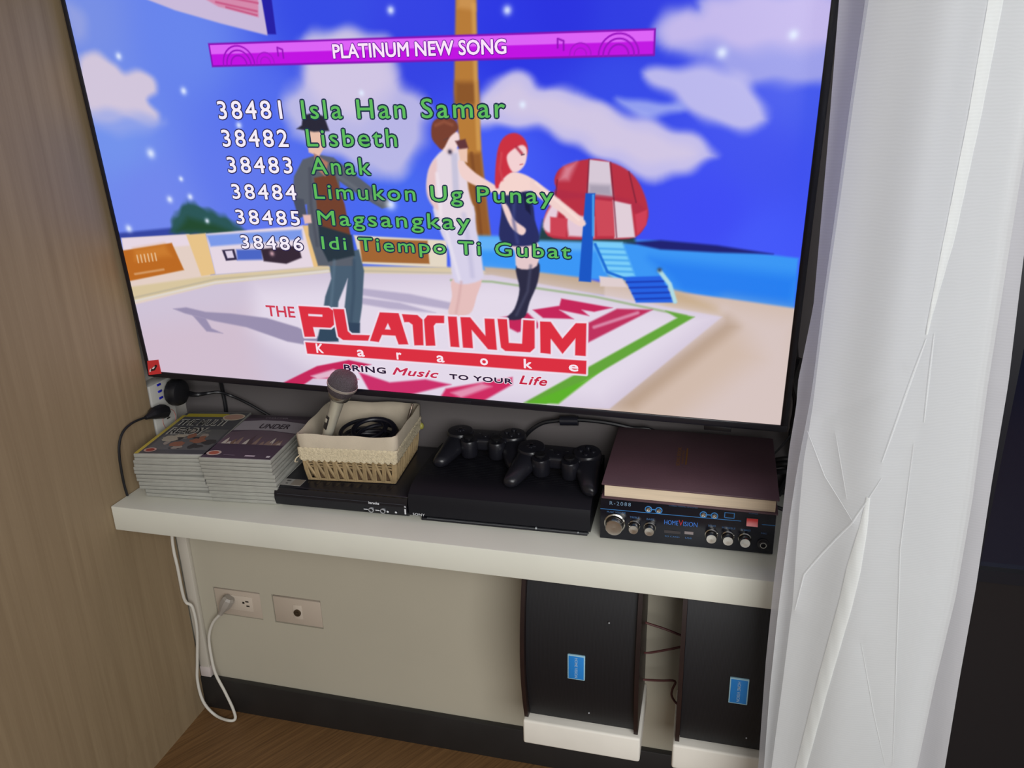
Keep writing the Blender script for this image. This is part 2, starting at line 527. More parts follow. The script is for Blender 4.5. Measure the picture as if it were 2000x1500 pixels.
stroke([(593.8, 207.9), (658.9, 208.6), (814.3, 193.4), (947.6, 171.4)], 3.5, (150, 176, 130), 2, 0.8)
paint([(918.4, 177.4), (959.1, 170.5), (739.9, 12.9), (703.3, 11.3), (934.8, 167.5)], (98, 164, 56), 2.5)
paint([(800.1, 57.5), (831.3, 81.3), (759.7, 14.7), (710.0, 11.9)], (92, 176, 40), 3)

# red lettering printed on the terrace floor
red = (196, 34, 88)
paint([(721.4, 167.7), (762.3, 176.4), (765.4, 187.7), (841.7, 177.7), (814.6, 169.9), (796.2, 172.0), (807.0, 163.1), (762.3, 170.0), (784.0, 156.9), (737.0, 155.7)], red, 2)
paint([(656.4, 149.2), (713.4, 162.4), (736.8, 141.0), (696.5, 130.1)], red, 2.5)
paint([(848.4, 176.5), (899.4, 177.9), (805.9, 120.9), (805.6, 151.8)], (190, 46, 92), 2.5)
stroke([(814.9, 145.9), (878.3, 172.0)], 5, (226, 170, 196), 2.5, 0.7)
paint([(267.6, 6.2), (344.8, 46.7), (405.2, 62.4), (445.1, 57.3), (383.5, 38.6), (419.7, 28.5), (333.8, 23.3), (306.7, 4.8)], red, 2)
paint([(330.6, 27.7), (374.7, 43.5), (411.6, 39.0), (343.2, 22.2)], (228, 196, 214), 3, 0.9)
paint([(421.3, 41.6), (474.9, 27.6), (538.9, 38.4), (582.6, 33.0), (509.5, 8.3), (436.1, 9.3)], (202, 44, 104), 3)
paint([(573.3, 25.0), (686.0, 54.2), (685.7, 41.8), (633.2, 6.6), (563.4, 9.4)], (206, 40, 96), 3)
paint([(581.6, 18.4), (634.8, 39.3), (651.7, 35.3), (598.7, 10.8)], (230, 170, 196), 4, 0.8)

# shadows cast on the terrace in the picture
sh = (152, 142, 174)
paint([(83.2, 133.2), (109.7, 137.4), (146.7, 131.3), (196.4, 131.4), (263.7, 127.3), (318.8, 114.5), (371.9, 92.8), (426.4, 85.8), (370.2, 79.9), (295.5, 87.5), (221.5, 108.3), (161.4, 115.6), (105.1, 126.1)], sh, 2.5)
paint([(118.9, 124.1), (144.3, 120.1), (152.6, 102.1), (173.0, 94.1), (141.1, 95.7)], sh, 2.5)
paint([(429.6, 188.5), (524.7, 182.5), (591.5, 171.9), (590.7, 160.3), (506.3, 169.0), (428.3, 177.5)], (182, 172, 200), 3)
paint([(427.8, 173.2), (506.2, 167.3), (565.0, 153.8), (487.7, 156.1), (426.6, 162.9)], (182, 172, 200), 3)

CURVED = True
# striped sunshade
U1 = [(740.5, 296.6), (745.3, 318.6), (760.3, 340.4), (756.1, 360.1), (767.8, 378.3), (804.9, 388.9), (834.4, 385.0), (859.7, 373.1), (875.6, 354.9), (886.2, 328.8), (887.1, 306.3), (871.0, 282.9), (827.9, 278.6), (753.9, 277.7)]
paint(U1, (184, 44, 64), 2)
paint([(739.0, 293.6), (746.8, 317.2), (763.2, 336.9), (760.1, 311.7), (752.4, 285.8)], (230, 205, 220), 3)
paint([(804.9, 388.2), (833.0, 385.0), (838.2, 339.0), (803.9, 342.6)], (214, 200, 214), 1.5)
paint([(758.1, 346.1), (783.7, 343.7), (838.2, 339.0), (869.4, 332.6), (885.1, 321.8), (877.0, 314.6), (841.2, 329.3), (798.2, 335.4), (760.3, 333.3)], (176, 40, 66), 4)
paint([(805.2, 355.2), (835.0, 354.3), (838.2, 339.0), (803.9, 341.2)], (168, 158, 176), 5)
paint([(763.3, 360.2), (770.7, 378.4), (787.9, 384.7), (776.4, 360.4)], (226, 160, 176), 6, 0.7)
paint([(838.3, 333.4), (863.9, 328.3), (871.0, 282.9), (842.3, 280.6)], (224, 206, 216), 2)
paint([(812.6, 334.3), (838.3, 332.0), (842.3, 283.5), (817.6, 282.7)], (204, 70, 86), 2)
paint([(771.9, 312.0), (812.9, 309.4), (813.2, 280.4), (776.3, 281.4)], (226, 200, 214), 3)
paint([(749.7, 308.5), (774.9, 306.3), (771.9, 279.8), (749.4, 282.0)], (204, 64, 82), 2)
paint([(870.0, 314.4), (886.5, 321.8), (885.9, 300.6), (873.7, 285.9)], (206, 60, 84), 2)
for s in [[(804.9, 388.2), (802.4, 342.6), (805.4, 332.8)], [(834.4, 384.4), (839.6, 339.0), (845.2, 282.1)], [(760.4, 360.2), (757.3, 333.2)], [(859.8, 372.4), (870.8, 331.3)]]:
    stroke(s, 2, (110, 24, 50), 1.2, 0.7)
paint([(800.3, 342.5), (813.9, 342.8), (809.5, 214.9), (791.4, 215.6)], (16, 84, 196), 1.5)
stroke([(811.1, 339.9), (811.7, 284.0)], 3, (70, 160, 236), 1.5)

CURVED = False
# blue steps
paint([(811.8, 275.2), (853.3, 275.1), (872.8, 226.9), (843.7, 221.8), (828.7, 232.5)], (120, 204, 248), 3)
for s in [[(819.3, 265.1), (857.2, 265.0)], [(822.4, 257.0), (860.3, 257.0)], [(825.4, 248.9), (863.4, 249.0)], [(828.5, 240.8), (866.6, 240.9)], [(831.6, 232.7), (869.7, 232.8)]]:
    stroke(s, 3, (62, 158, 236), 2, 0.8)
paint([(856.8, 224.7), (908.8, 228.6), (932.2, 190.5), (875.6, 187.4)], (30, 96, 226), 2)
for s in [[(861.4, 217.3), (913.4, 221.3)], [(866.1, 209.2), (918.1, 213.2)], [(870.7, 201.0), (922.8, 205.2)], [(875.4, 192.8), (927.5, 197.1)]]:
    stroke(s, 3, (16, 56, 176), 1.5, 0.8)
stroke([(814.8, 270.9), (833.1, 231.2), (858.3, 222.5)], 4, (24, 108, 214), 1.5)
paint([(821.4, 224.6), (854.7, 222.3), (862.4, 209.8), (823.1, 209.4)], (222, 205, 206), 2)
stroke([(907.1, 235.9), (922.2, 217.2), (930.7, 191.9)], 6, (176, 218, 226), 2)
dot(*(907.0, 237.4), 5, (40, 60, 90))

CURVED = True
# dancers
skin, skin2 = (240, 208, 204), (226, 186, 180)
CURVED = False
# one in a hat and long jacket
paint([(391.7, 238.4), (445.7, 250.2), (450.5, 216.1), (440.1, 156.8), (430.4, 119.8), (401.3, 119.7), (409.4, 155.1), (420.7, 202.4), (399.6, 163.2), (387.5, 105.5), (361.1, 115.4), (377.1, 170.6), (392.0, 201.1)], (70, 92, 112), 2)
paint([(362.0, 121.7), (393.9, 119.2), (390.7, 94.0), (351.2, 91.3)], (46, 70, 92), 2)
paint([(402.5, 128.6), (433.3, 128.7), (430.9, 108.4), (391.8, 103.1)], (46, 66, 90), 2)
paint([(350.7, 360.1), (369.2, 385.2), (395.9, 392.8), (420.5, 388.5), (450.9, 365.0), (503.0, 326.8), (505.4, 317.7), (491.0, 314.3), (455.5, 333.5), (426.0, 353.5), (423.7, 295.6), (436.8, 248.2), (432.1, 223.6), (371.5, 221.1), (362.5, 270.0), (366.0, 317.8), (360.8, 317.7), (349.0, 309.6), (343.2, 329.1)], (88, 94, 106), 2)
paint([(384.1, 358.2), (419.0, 364.7), (430.1, 319.2), (434.4, 270.6), (395.5, 266.2), (381.9, 294.6)], (112, 62, 42), 2)
paint([(380.8, 286.6), (436.3, 272.3), (437.6, 240.2), (390.4, 228.5), (379.7, 254.3)], (34, 50, 62), 2.5)
paint([(343.2, 329.1), (362.0, 325.5), (363.7, 302.0), (348.5, 295.3)], (70, 76, 92), 2)
paint([(356.6, 301.8), (370.7, 302.2), (370.6, 289.5), (358.0, 287.5)], skin2, 2)
paint([(379.5, 430.8), (411.0, 429.3), (411.4, 407.6), (397.1, 389.9), (381.0, 395.7)], (232, 190, 170), 2)
paint([(365.8, 429.4), (375.0, 434.5), (378.8, 448.1), (397.7, 452.3), (413.4, 446.5), (418.9, 426.4), (393.8, 425.0)], (34, 34, 52), 2)
paint([(389.3, 394.3), (411.1, 381.0), (403.2, 360.7), (389.5, 371.9)], (176, 120, 100), 2)
CURVED = True
# one in white
paint([(597.3, 210.5), (641.6, 216.5), (633.5, 184.0), (620.5, 155.3), (586.8, 151.7), (593.8, 181.9)], (228, 190, 188), 2)
paint([(575.7, 322.2), (631.3, 327.1), (638.6, 286.2), (645.5, 232.5), (641.3, 210.1), (600.2, 205.0), (593.5, 253.9), (581.0, 284.5)], (214, 208, 232), 2.5)
paint([(565.4, 344.4), (571.6, 373.7), (587.3, 395.2), (609.6, 405.2), (624.6, 388.4), (629.2, 345.4), (633.1, 301.1), (584.8, 292.2), (575.7, 322.2)], (228, 214, 226), 2.5)
paint([(564.3, 340.6), (569.9, 372.2), (583.5, 386.7), (578.9, 344.6), (581.6, 314.9), (570.9, 322.1)], (230, 196, 198), 3)
paint([(605.8, 395.3), (615.1, 395.4), (614.7, 337.8), (605.3, 337.7)], (186, 186, 214), 3, 0.7)
paint([(617.6, 386.9), (642.6, 367.2), (675.3, 347.6), (673.5, 338.9), (641.8, 349.9), (619.3, 363.4)], skin, 2)
paint([(589.2, 421.9), (616.9, 424.7), (617.3, 405.9), (602.8, 395.3), (591.0, 403.7)], (240, 214, 214), 2)
paint([(578.1, 417.8), (581.1, 437.2), (595.4, 444.7), (613.3, 441.2), (618.6, 428.8), (605.8, 417.8), (593.9, 400.9), (585.0, 406.5)], (118, 60, 44), 2)
paint([(613.1, 412.2), (628.4, 415.0), (632.3, 402.5), (621.3, 396.8)], (96, 50, 54), 2)
paint([(617.0, 401.0), (630.8, 402.5), (629.7, 382.8), (619.1, 385.5)], (236, 196, 176), 2)
dot(*(604.4, 397.5), 5, (40, 34, 60))
# one with long red hair
paint([(697.8, 234.6), (730.6, 242.1), (730.1, 212.7), (716.9, 180.3), (706.8, 153.9), (679.3, 150.6), (692.7, 167.7), (701.6, 198.7)], (40, 40, 66), 2)
paint([(680.2, 269.3), (728.1, 273.9), (728.9, 235.9), (699.3, 231.6), (695.4, 257.6)], (228, 200, 202), 2)
paint([(674.1, 272.1), (677.0, 309.7), (682.7, 340.5), (714.5, 346.8), (724.5, 325.4), (727.1, 303.6), (732.6, 272.5), (701.8, 264.0)], (36, 42, 96), 2)
paint([(709.9, 343.8), (720.1, 328.9), (721.2, 310.7), (713.8, 317.9)], (16, 20, 60), 2)
paint([(669.4, 351.8), (674.2, 395.7), (683.9, 416.4), (700.3, 423.2), (714.6, 415.1), (718.6, 397.3), (704.8, 375.0), (683.4, 360.6), (676.9, 349.0)], (202, 44, 62), 2)
paint([(690.6, 395.8), (708.6, 406.9), (717.2, 401.4), (715.4, 383.4), (706.2, 372.2), (695.7, 370.6), (688.7, 384.6)], (242, 208, 210), 2)
paint([(675.5, 351.9), (692.7, 369.2), (710.5, 368.0), (726.7, 359.7), (739.7, 345.8), (714.4, 343.9), (682.6, 337.6)], (244, 212, 206), 2)
paint([(722.3, 361.1), (741.3, 350.0), (763.2, 333.4), (799.8, 304.0), (791.1, 296.5), (758.7, 318.9), (724.9, 342.7)], skin, 2)
paint([(677.6, 327.3), (686.7, 323.1), (696.7, 302.8), (713.2, 289.9), (706.8, 280.7), (690.3, 293.7)], skin, 2)
for s in [[(702.6, 404.1), (709.8, 395.9)], [(678.7, 395.7), (678.9, 360.5)]]:
    stroke(s, 4, (170, 30, 52), 2, 0.8)

CURVED = False
# folds, faces and edges on the figures
stroke([(401.3, 230.6), (391.0, 179.8), (378.4, 127.1)], 5, (96, 120, 140), 3, 0.5)
stroke([(434.9, 231.9), (428.8, 181.8), (417.1, 129.5)], 6, (50, 70, 92), 3, 0.5)
stroke([(379.2, 371.8), (373.1, 318.0), (374.4, 254.1)], 5, (66, 70, 84), 3, 0.6)
stroke([(425.3, 361.0), (456.4, 341.1), (489.4, 323.5)], 5, (112, 118, 128), 3, 0.5)
stroke([(386.2, 407.5), (392.5, 404.6)], 2, (150, 96, 84), 1.2, 0.8)
stroke([(582.1, 366.5), (584.7, 337.3), (584.2, 307.4)], 5, (240, 228, 236), 3, 0.7)
stroke([(620.1, 308.3), (625.1, 270.5), (628.6, 215.9)], 7, (188, 184, 216), 4, 0.6)
stroke([(589.6, 292.4), (599.5, 246.3), (607.1, 210.1)], 5, (236, 230, 242), 3, 0.6)
stroke([(610.1, 205.5), (605.4, 182.5), (598.8, 155.7)], 4, (208, 164, 164), 3, 0.6)
stroke([(585.4, 433.7), (598.0, 438.5), (609.9, 434.3)], 4, (160, 92, 66), 3, 0.6)
stroke([(596.3, 413.6), (602.6, 416.4)], 1.6, (90, 60, 60), 1, 0.7)
stroke([(680.2, 395.7), (677.9, 374.7), (680.3, 359.1)], 4, (226, 84, 92), 2.5, 0.6)
stroke([(709.7, 393.8), (713.4, 394.5)], 1.8, (70, 40, 60), 1, 0.8)
stroke([(707.2, 380.6), (710.9, 381.3)], 1.6, (190, 90, 100), 1, 0.8)
stroke([(697.8, 339.3), (695.2, 302.7), (700.4, 270.0)], 5, (64, 74, 136), 3, 0.6)
stroke([(719.6, 235.5), (714.1, 196.2), (695.6, 158.1)], 4, (78, 80, 108), 3, 0.6)
stroke([(729.6, 355.5), (758.8, 331.8), (791.1, 305.2)], 3, (252, 228, 220), 2, 0.6)
CURVED = False
# sparkles
for (x, z), r in [((183.9, 484.7), 8), ((102.7, 392.8), 11), ((149.3, 353.7), 6), ((120.6, 320.8), 8), ((159.9, 325.7), 7), ((183.0, 287.7), 6), ((29.0, 270.8), 9), ((531.5, 582.8), 8), ((695.1, 576.9), 9), ((971.3, 519.0), 10), ((1054.2, 537.0), 9), ((712.9, 459.9), 7), ((81.1, 535.7), 8), ((269.4, 434.8), 7), ((505.7, 320.8), 12), ((476.4, 478.0), 6)]:
    dot(x, z, r)

# title bar
paint([(240, 517), (888.5, 517), (888.5, 549.6), (240, 549.6)], (128, 0, 176), 0.8)
paint([(242.5, 519.5), (886, 519.5), (886, 547), (242.5, 547)], (192, 0, 226), 0.8)
paint([(242.5, 534.5), (886, 534.5), (886, 547), (242.5, 547)], (220, 96, 246), 1.0)
for cx, rs in ((286, (26, 20, 13)), (842, (26, 20, 13))):
    for r in rs:
        arc(cx, 519, r, 2.2, (150, 0, 190))
for cx in (330, 792):
    arc(cx, 521, 14, 1.6, (160, 10, 196))
    arc(cx, 521, 8, 1.4, (160, 10, 196))
for cx in (352, 762):
    stroke([(cx, 530), (cx, 541), (cx + 8, 538), (cx + 8, 527)], 2.2, (140, 0, 180))

# the big red logo
WH = (236, 222, 236)
RD = (218, 44, 62)
letters = [[(326.0, 151.8), (380.9, 152.1), (388.0, 147.6), (386.6, 123.0), (379.4, 117.2), (347.5, 116.5), (349.3, 99.6), (329.3, 98.3)], [(388.0, 150.4), (407.8, 150.9), (409.8, 113.6), (416.1, 107.8), (448.6, 109.0), (444.3, 99.1), (399.4, 97.3), (391.1, 103.0)], [(470.1, 149.3), (502.4, 149.7), (514.5, 97.5), (497.3, 96.3), (493.2, 111.1), (469.8, 110.8), (463.1, 98.0), (447.5, 99.1)], [(507.7, 148.5), (534.1, 148.6), (542.2, 141.3), (540.5, 97.8), (524.5, 96.7), (524.5, 131.6), (518.7, 135.7), (510.8, 135.2)], [(544.6, 141.5), (551.2, 149.0), (578.9, 150.0), (578.1, 137.6), (564.0, 136.7), (560.1, 131.7), (560.7, 98.6), (544.2, 97.4)], [(584.8, 149.2), (599.5, 149.5), (600.9, 98.7), (586.0, 98.8)], [(605.4, 149.3), (621.4, 149.9), (645.0, 120.6), (644.5, 149.3), (660.3, 149.7), (662.6, 98.6), (648.1, 98.7), (622.7, 129.5), (623.4, 98.8), (606.8, 98.5)], [(665.2, 150.2), (680.6, 150.3), (682.2, 111.9), (703.3, 111.8), (706.0, 150.7), (723.9, 150.6), (723.3, 106.2), (715.8, 98.6), (675.9, 98.0), (669.2, 103.2)], [(732.2, 150.0), (748.8, 150.4), (766.8, 124.7), (787.1, 150.5), (803.3, 151.3), (802.7, 98.7), (786.1, 98.7), (786.6, 126.0), (766.7, 99.6), (748.5, 123.4), (748.3, 98.0), (732.0, 98.8)]]
barp = [(328.9, 88.7), (803.8, 91.2), (803.4, 68.7), (329.8, 68.2)]
for p in letters + [barp]:
    paint(p, WH, 1.0, 1.0, 3.0)
for p in letters + [barp]:
    paint(p, RD, 0.9)
paint([(342.0, 139.1), (367.6, 139.4), (367.4, 135.7), (342.1, 135.4)], WH, 0.9)
paint([(482.2, 132.0), (486.1, 121.0), (476.2, 121.0)], WH, 0.9)

IMG = np.clip(IMG, 0, 255) / 255.0
LIN = np.where(IMG <= 0.04045, IMG / 12.92, ((IMG + 0.055) / 1.055) ** 2.4)
verts = [np.stack([AX.ravel() / 1000, np.full(AX.size, 0.002), AZ.ravel() / 1000], 1)]
cols = [LIN.reshape(-1, 3)]
idx = np.arange(GX * GZ).reshape(GZ, GX)
quads = np.stack([idx[:-1, :-1].ravel(), idx[:-1, 1:].ravel(), idx[1:, 1:].ravel(), idx[1:, :-1].ravel()], 1)
faces_flat = [quads.ravel()]
sizes = [np.full(len(quads), 4)]
nv = GX * GZ


def on_screen(s, x0, z0, x1, z1, rgb, grow, lift, spacing=1.0, shear=0.0):
    """flat lettering in the plane of the screen, box and stroke growth in millimetres"""
    global nv
    vs, fs = fit_text(s, x0, z0, x1, z1, 0.0, spacing, None, shear)
    for k in range(9 if grow > 0 else 1):
        dx, dz = (0, 0) if k == 8 or grow <= 0 else (grow * math.cos(k * math.pi / 4), grow * math.sin(k * math.pi / 4))
        verts.append(np.array([((x + dx) / 1000, 0.002 - lift - k * 4e-6, (z + dz) / 1000) for x, z in vs]))
        cols.append(np.tile(np.array(lin(rgb)[:3]), (len(vs), 1)))
        faces_flat.append(np.array([nv + i for f in fs for i in f]))
        sizes.append(np.array([len(f) for f in fs]))
        nv += len(vs)


songs = [('38481', 'Isla Han Samar'), ('38482', 'Lisbeth'), ('38483', 'Anak'), ('38484', 'Limukon Ug Punay'), ('38485', 'Magsangkay'), ('38486', 'Idi Tiempo Ti Gubat')]
num_box = [(238.4, 444.0, 345.3, 469.5), (237.1, 403.7, 349.0, 428.2), (238.8, 364.7, 349.7, 388.1), (238.8, 324.5, 350.4, 347.0), (238.4, 284.9, 350.5, 307.1), (239.8, 245.1, 349.8, 266.2)]
name_box = [(378.7, 443.5, 687.8, 469.4), (380.9, 404.3, 524.3, 428.7), (381.6, 363.9, 478.9, 388.3), (381.9, 320.2, 754.2, 349.0), (382.2, 279.8, 628.8, 308.8), (383.6, 242.6, 779.3, 269.0)]
for (num, title), nb, tb in zip(songs, num_box, name_box):
    on_screen(num, *nb, (40, 32, 84), 2.1, 0.0004, 1.25)
    on_screen(num, *nb, (244, 236, 248), 0.45, 0.0008, 1.25)
    on_screen(title, *tb, (20, 44, 72), 2.4, 0.0004, 1.2)
    on_screen(title, *tb, (92, 186, 90), 0.3, 0.0008, 1.2)
on_screen('PLATINUM NEW SONG', *(439.3, 524.6, 692.0, 542.6), (112, 0, 160), 1.7, 0.0004)
on_screen('PLATINUM NEW SONG', *(439.3, 524.6, 692.0, 542.6), (250, 226, 250), 0.55, 0.0008)
on_screen('THE', *(265.5, 131.5, 317.6, 149.6), (206, 60, 84), 0.5, 0.0004)
for ch, bx in zip('Karaoke', [(348.6, 71.8, 360.8, 87.5), (422.9, 70.9, 435.1, 82.0), (492.6, 70.7, 500.2, 82.0), (561.9, 71.3, 573.9, 82.1), (634.7, 72.0, 646.6, 82.7), (705.8, 72.1, 718.1, 86.8), (777.0, 72.8, 790.9, 83.0)]):
    on_screen(ch, *bx, (246, 226, 236), 0.6, 0.0006)
for s, bx, c, sh in (('BRING', (395.5, 43.3, 470.1, 53.5), (40, 24, 56), 0.0), ('Music', (482.5, 42.9, 562.4, 55.5), (196, 40, 76), 0.35),
                     ('TO YOUR', (581.7, 43.2, 685.5, 51.4), (40, 24, 56), 0.0), ('Life', (697.6, 44.3, 742.0, 58.6), (196, 36, 66), 0.3)):
    on_screen(s, *bx, (240, 226, 238), 1.6, 0.0003, 1.1, sh)
    on_screen(s, *bx, c, 0.6, 0.0006, 1.1, sh)

V = np.concatenate(verts)
Cc = np.concatenate(cols)
Ff = np.concatenate(faces_flat).astype(np.int32)
Sz = np.concatenate(sizes).astype(np.int32)
me = bpy.data.meshes.new('screen')
me.vertices.add(len(V))
me.vertices.foreach_set('co', V.astype(np.float32).ravel())
me.loops.add(len(Ff))
me.loops.foreach_set('vertex_index', Ff)
me.polygons.add(len(Sz))
me.polygons.foreach_set('loop_start', np.concatenate([[0], np.cumsum(Sz)[:-1]]).astype(np.int32))
me.update(calc_edges=True)
ca = me.color_attributes.new('Col', 'FLOAT_COLOR', 'POINT')
ca.data.foreach_set('color', np.concatenate([Cc, np.ones((len(Cc), 1))], 1).astype(np.float32).ravel())
me.materials.append(vcol_mat('lit_screen', 0.25, True, 0.25))
scr = bpy.data.objects.new('screen', me)
COL.objects.link(scr)
scr.parent = tv
scr['label'] = 'lit screen with a karaoke song list over dancers on a beach'

# small red sticker on the lower left corner of the frame
st = MB()
st.prism([(0.0042, 0.0042), (0.0312, 0.0092), (0.0312, 0.0360), (0.0078, 0.0318)], -0.0012, 0.0006, Matrix(((1, 0, 0, 0), (0, 0, 1, -0.0008), (0, 1, 0, 0), (0, 0, 0, 1))))
sto = st.build('sticker', mat('red_sticker', (206, 52, 54), 0.4), tv)
sto['label'] = 'small red square sticker'
st = MB()
st.prism([(0.0105, 0.0125), (0.0150, 0.0190), (0.0250, 0.0265), (0.0270, 0.0240), (0.0200, 0.0150)], -0.0018, -0.0008, Matrix(((1, 0, 0, 0), (0, 0, 1, -0.0008), (0, 1, 0, 0), (0, 0, 0, 1))))
st.build('emblem', mat('sticker_black', (30, 22, 24), 0.4), sto)
st = MB()
st.prism([(0.0150, 0.0180), (0.0200, 0.0225), (0.0232, 0.0228), (0.0190, 0.0180)], -0.0026, -0.0016, Matrix(((1, 0, 0, 0), (0, 0, 1, -0.0008), (0, 1, 0, 0), (0, 0, 0, 1))))
st.prism([(0.0085, 0.0105), (0.0095, 0.0150), (0.0118, 0.0180), (0.0110, 0.0120)], -0.0026, -0.0012, Matrix(((1, 0, 0, 0), (0, 0, 1, -0.0008), (0, 1, 0, 0), (0, 0, 0, 1))))
st.build('emblem_flash', mat('sticker_white', (226, 220, 216), 0.4), sto)

# ------------------------------------------------------------------ setting
def wood_mat(name, dark, light, axis_scale, rot=(0, 0, 0), scale=6.0, rough=0.5, planks=None):
    m = bpy.data.materials.new(name)
    m.use_nodes = True
    nt = m.node_tree
    b = nt.nodes['Principled BSDF']
    b.inputs['Roughness'].default_value = rough
    b.inputs['Specular IOR Level'].default_value = 0.35
    tc = nt.nodes.new('ShaderNodeTexCoord')
    m0 = nt.nodes.new('ShaderNodeMapping')
    m0.inputs['Rotation'].default_value = rot
    mp = nt.nodes.new('ShaderNodeMapping')
    mp.inputs['Scale'].default_value = axis_scale
    n1 = nt.nodes.new('ShaderNodeTexNoise')
    n1.inputs['Scale'].default_value = scale
    n1.inputs['Detail'].default_value = 8
    n1.inputs['Roughness'].default_value = 0.65
    n1.inputs['Distortion'].default_value = 0.3
    rp = nt.nodes.new('ShaderNodeValToRGB')
    rp.color_ramp.elements[0].position = 0.3
    rp.color_ramp.elements[0].color = lin(dark)
    rp.color_ramp.elements[1].position = 0.72
    rp.color_ramp.elements[1].color = lin(light)
    nt.links.new(tc.outputs['Object'], m0.inputs[0])
    nt.links.new(m0.outputs[0], mp.inputs[0])
    nt.links.new(mp.outputs[0], n1.inputs['Vector'])
    nt.links.new(n1.outputs['Fac'], rp.inputs[0])
    out = rp.outputs[0]
    if planks:
        br = nt.nodes.new('ShaderNodeTexBrick')
        br.inputs['Color1'].default_value = (0.86, 0.86, 0.86, 1)
        br.inputs['Color2'].default_value = (1.0, 1.0, 1.0, 1)
        br.inputs['Mortar'].default_value = (0.35, 0.33, 0.3, 1)
        br.inputs['Scale'].default_value = 1.0
        br.inputs['Mortar Size'].default_value = 0.0012
        br.inputs['Brick Width'].default_value = planks[0]
        br.inputs['Row Height'].default_value = planks[1]
        mx = nt.nodes.new('ShaderNodeMix')
        mx.data_type = 'RGBA'
        mx.blend_type = 'MULTIPLY'
        mx.inputs[0].default_value = 1.0
        nt.links.new(m0.outputs[0], br.inputs['Vector'])
        nt.links.new(out, mx.inputs[6])
        nt.links.new(br.outputs['Color'], mx.inputs[7])
        out = mx.outputs[2]
    nt.links.new(out, b.inputs['Base Color'])
    return m


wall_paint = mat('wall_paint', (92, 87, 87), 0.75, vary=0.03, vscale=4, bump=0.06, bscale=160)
lower_paint = mat('lower_wall_paint', (172, 166, 149), 0.7, vary=0.04, vscale=3, bump=0.06, bscale=160)
shelf_paint = mat('shelf_paint', (214, 214, 202), 0.45, vary=0.03, vscale=9, bump=0.04, bscale=90)
block_paint = mat('block_paint', (226, 222, 212), 0.55, vary=0.04, vscale=14, bump=0.08, bscale=60)
base_mat = mat('dark_baseboard', (34, 33, 33), 0.45, vary=0.12, vscale=12)
floor_mat = wood_mat('laminate_floor', (86, 61, 37), (132, 98, 62), (1.2, 40, 1), (0, 0, R(-58)), 5.0, 0.5)
oak = wood_mat('oak_veneer', (132, 113, 87), (149, 130, 102), (40, 34, 1.0), (0, 0, 0), 2.2, 0.55)

b = MB(); b.box((-0.2, -2.6, -0.05), (2.4, 0.2, 0.0))
struct(b.build('floor', floor_mat))
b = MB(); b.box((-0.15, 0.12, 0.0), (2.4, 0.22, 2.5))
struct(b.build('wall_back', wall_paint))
# thicker lower wall under the shelf, with two openings for the recessed plates
PL = ((0.055, 0.156, 0.2285, 0.2895), (0.1815, 0.2835, 0.2275, 0.2905))
b = MB()
zt = 0.4915
xs = [-0.03, PL[0][0], PL[0][1], PL[1][0], PL[1][1], 1.3]
for i in range(5):
    if i in (1, 3):
        x0, x1, z0, z1 = PL[(i - 1) // 2]
        b.box((x0, 0, 0), (x1, 0.118, z0)); b.box((x0, 0, z1), (x1, 0.118, zt)); b.box((x0, 0.012, z0), (x1, 0.118, z1))
    else:
        b.box((xs[i], 0, 0), (xs[i + 1], 0.118, zt))
bmesh.ops.remove_doubles(b.bm, verts=b.bm.verts, dist=1e-5)
struct(b.build('wall_lower', lower_paint))
b = MB(); b.box((-0.03, -0.0116, 0.0), (1.3, 0.0, 0.076), 0.002)
struct(b.build('baseboard_back', base_mat))
b = MB(); b.box((-0.15, -0.0118, 0.0), (-0.03, 0.121, 2.4))
struct(b.build('wall_left', mat('return_paint', (184, 180, 172), 0.7)))

t = thing('wood_panel', 'tall light oak side panel filling the left of the view', 'panel', (-0.02, -1.3, 0))
b = MB(); b.box((-0.02, -1.0, 0.0775), (0.02, 1.288, 2.4))
b.build('veneer_board', oak, t)
b = MB(); b.box((-0.02, -1.0, 0.0), (0.0185, 1.288, 0.0765))
b.build('plinth', oak, t)

b = MB(); b.box((0.001, -0.149, 0.492), (1.21, 0.1195, 0.537), 0.0022)
tag(b.build('wall_shelf', shelf_paint), 'long thick white shelf on the wall below the television', 'shelf')

t = thing('cable_trunking', 'slim white cable trunking in the corner below the shelf', 'trunking', (0.011, -0.005, 0.079))
b = MB(); b.box((-0.0105, -0.005, 0.0), (0.0105, 0.0048, 0.4125), 0.0015)
b.build('channel', mat('trunking_white', (186, 180, 168), 0.5), t)
b = MB(); b.box((-0.0108, -0.0062, -0.0015), (0.0118, 0.0046, 0.022), 0.001)
b.build('end_cap', mat('trunking_cap', (190, 180, 176), 0.5), t)

# dark glazed door to the right
door_frame = mat('door_frame_black', (15, 16, 24), 0.4, spec=0.3)
glass_dark = mat('door_glass_navy', (15, 18, 34), 0.12, spec=0.35)
glass_low = mat('door_panel_charcoal', (26, 24, 26), 0.3, spec=0.3)
d = bpy.data.objects.new('door_1', None); COL.objects.link(d); struct(d)
d.location = (1.305, -0.02, 0)
b = MB(); b.box((0, 0, 0), (0.05, 0.05, 2.3)); b.box((0.75, 0, 0), (0.8, 0.05, 2.3)); b.box((0.05, 0, 0.4945), (0.75, 0.05, 0.514)); b.box((0.05, 0, 2.25), (0.75, 0.05, 2.3)); b.box((0.05, 0, 0), (0.75, 0.05, 0.06))
b.build('door_frame', door_frame, d)
b = MB(); b.box((0.05, 0.012, 0.514), (0.75, 0.03, 2.25)); b.build('pane', glass_dark, d)
b = MB(); b.box((0.05, 0.012, 0.06), (0.75, 0.03, 0.4945)); b.build('lower_panel', glass_low, d)

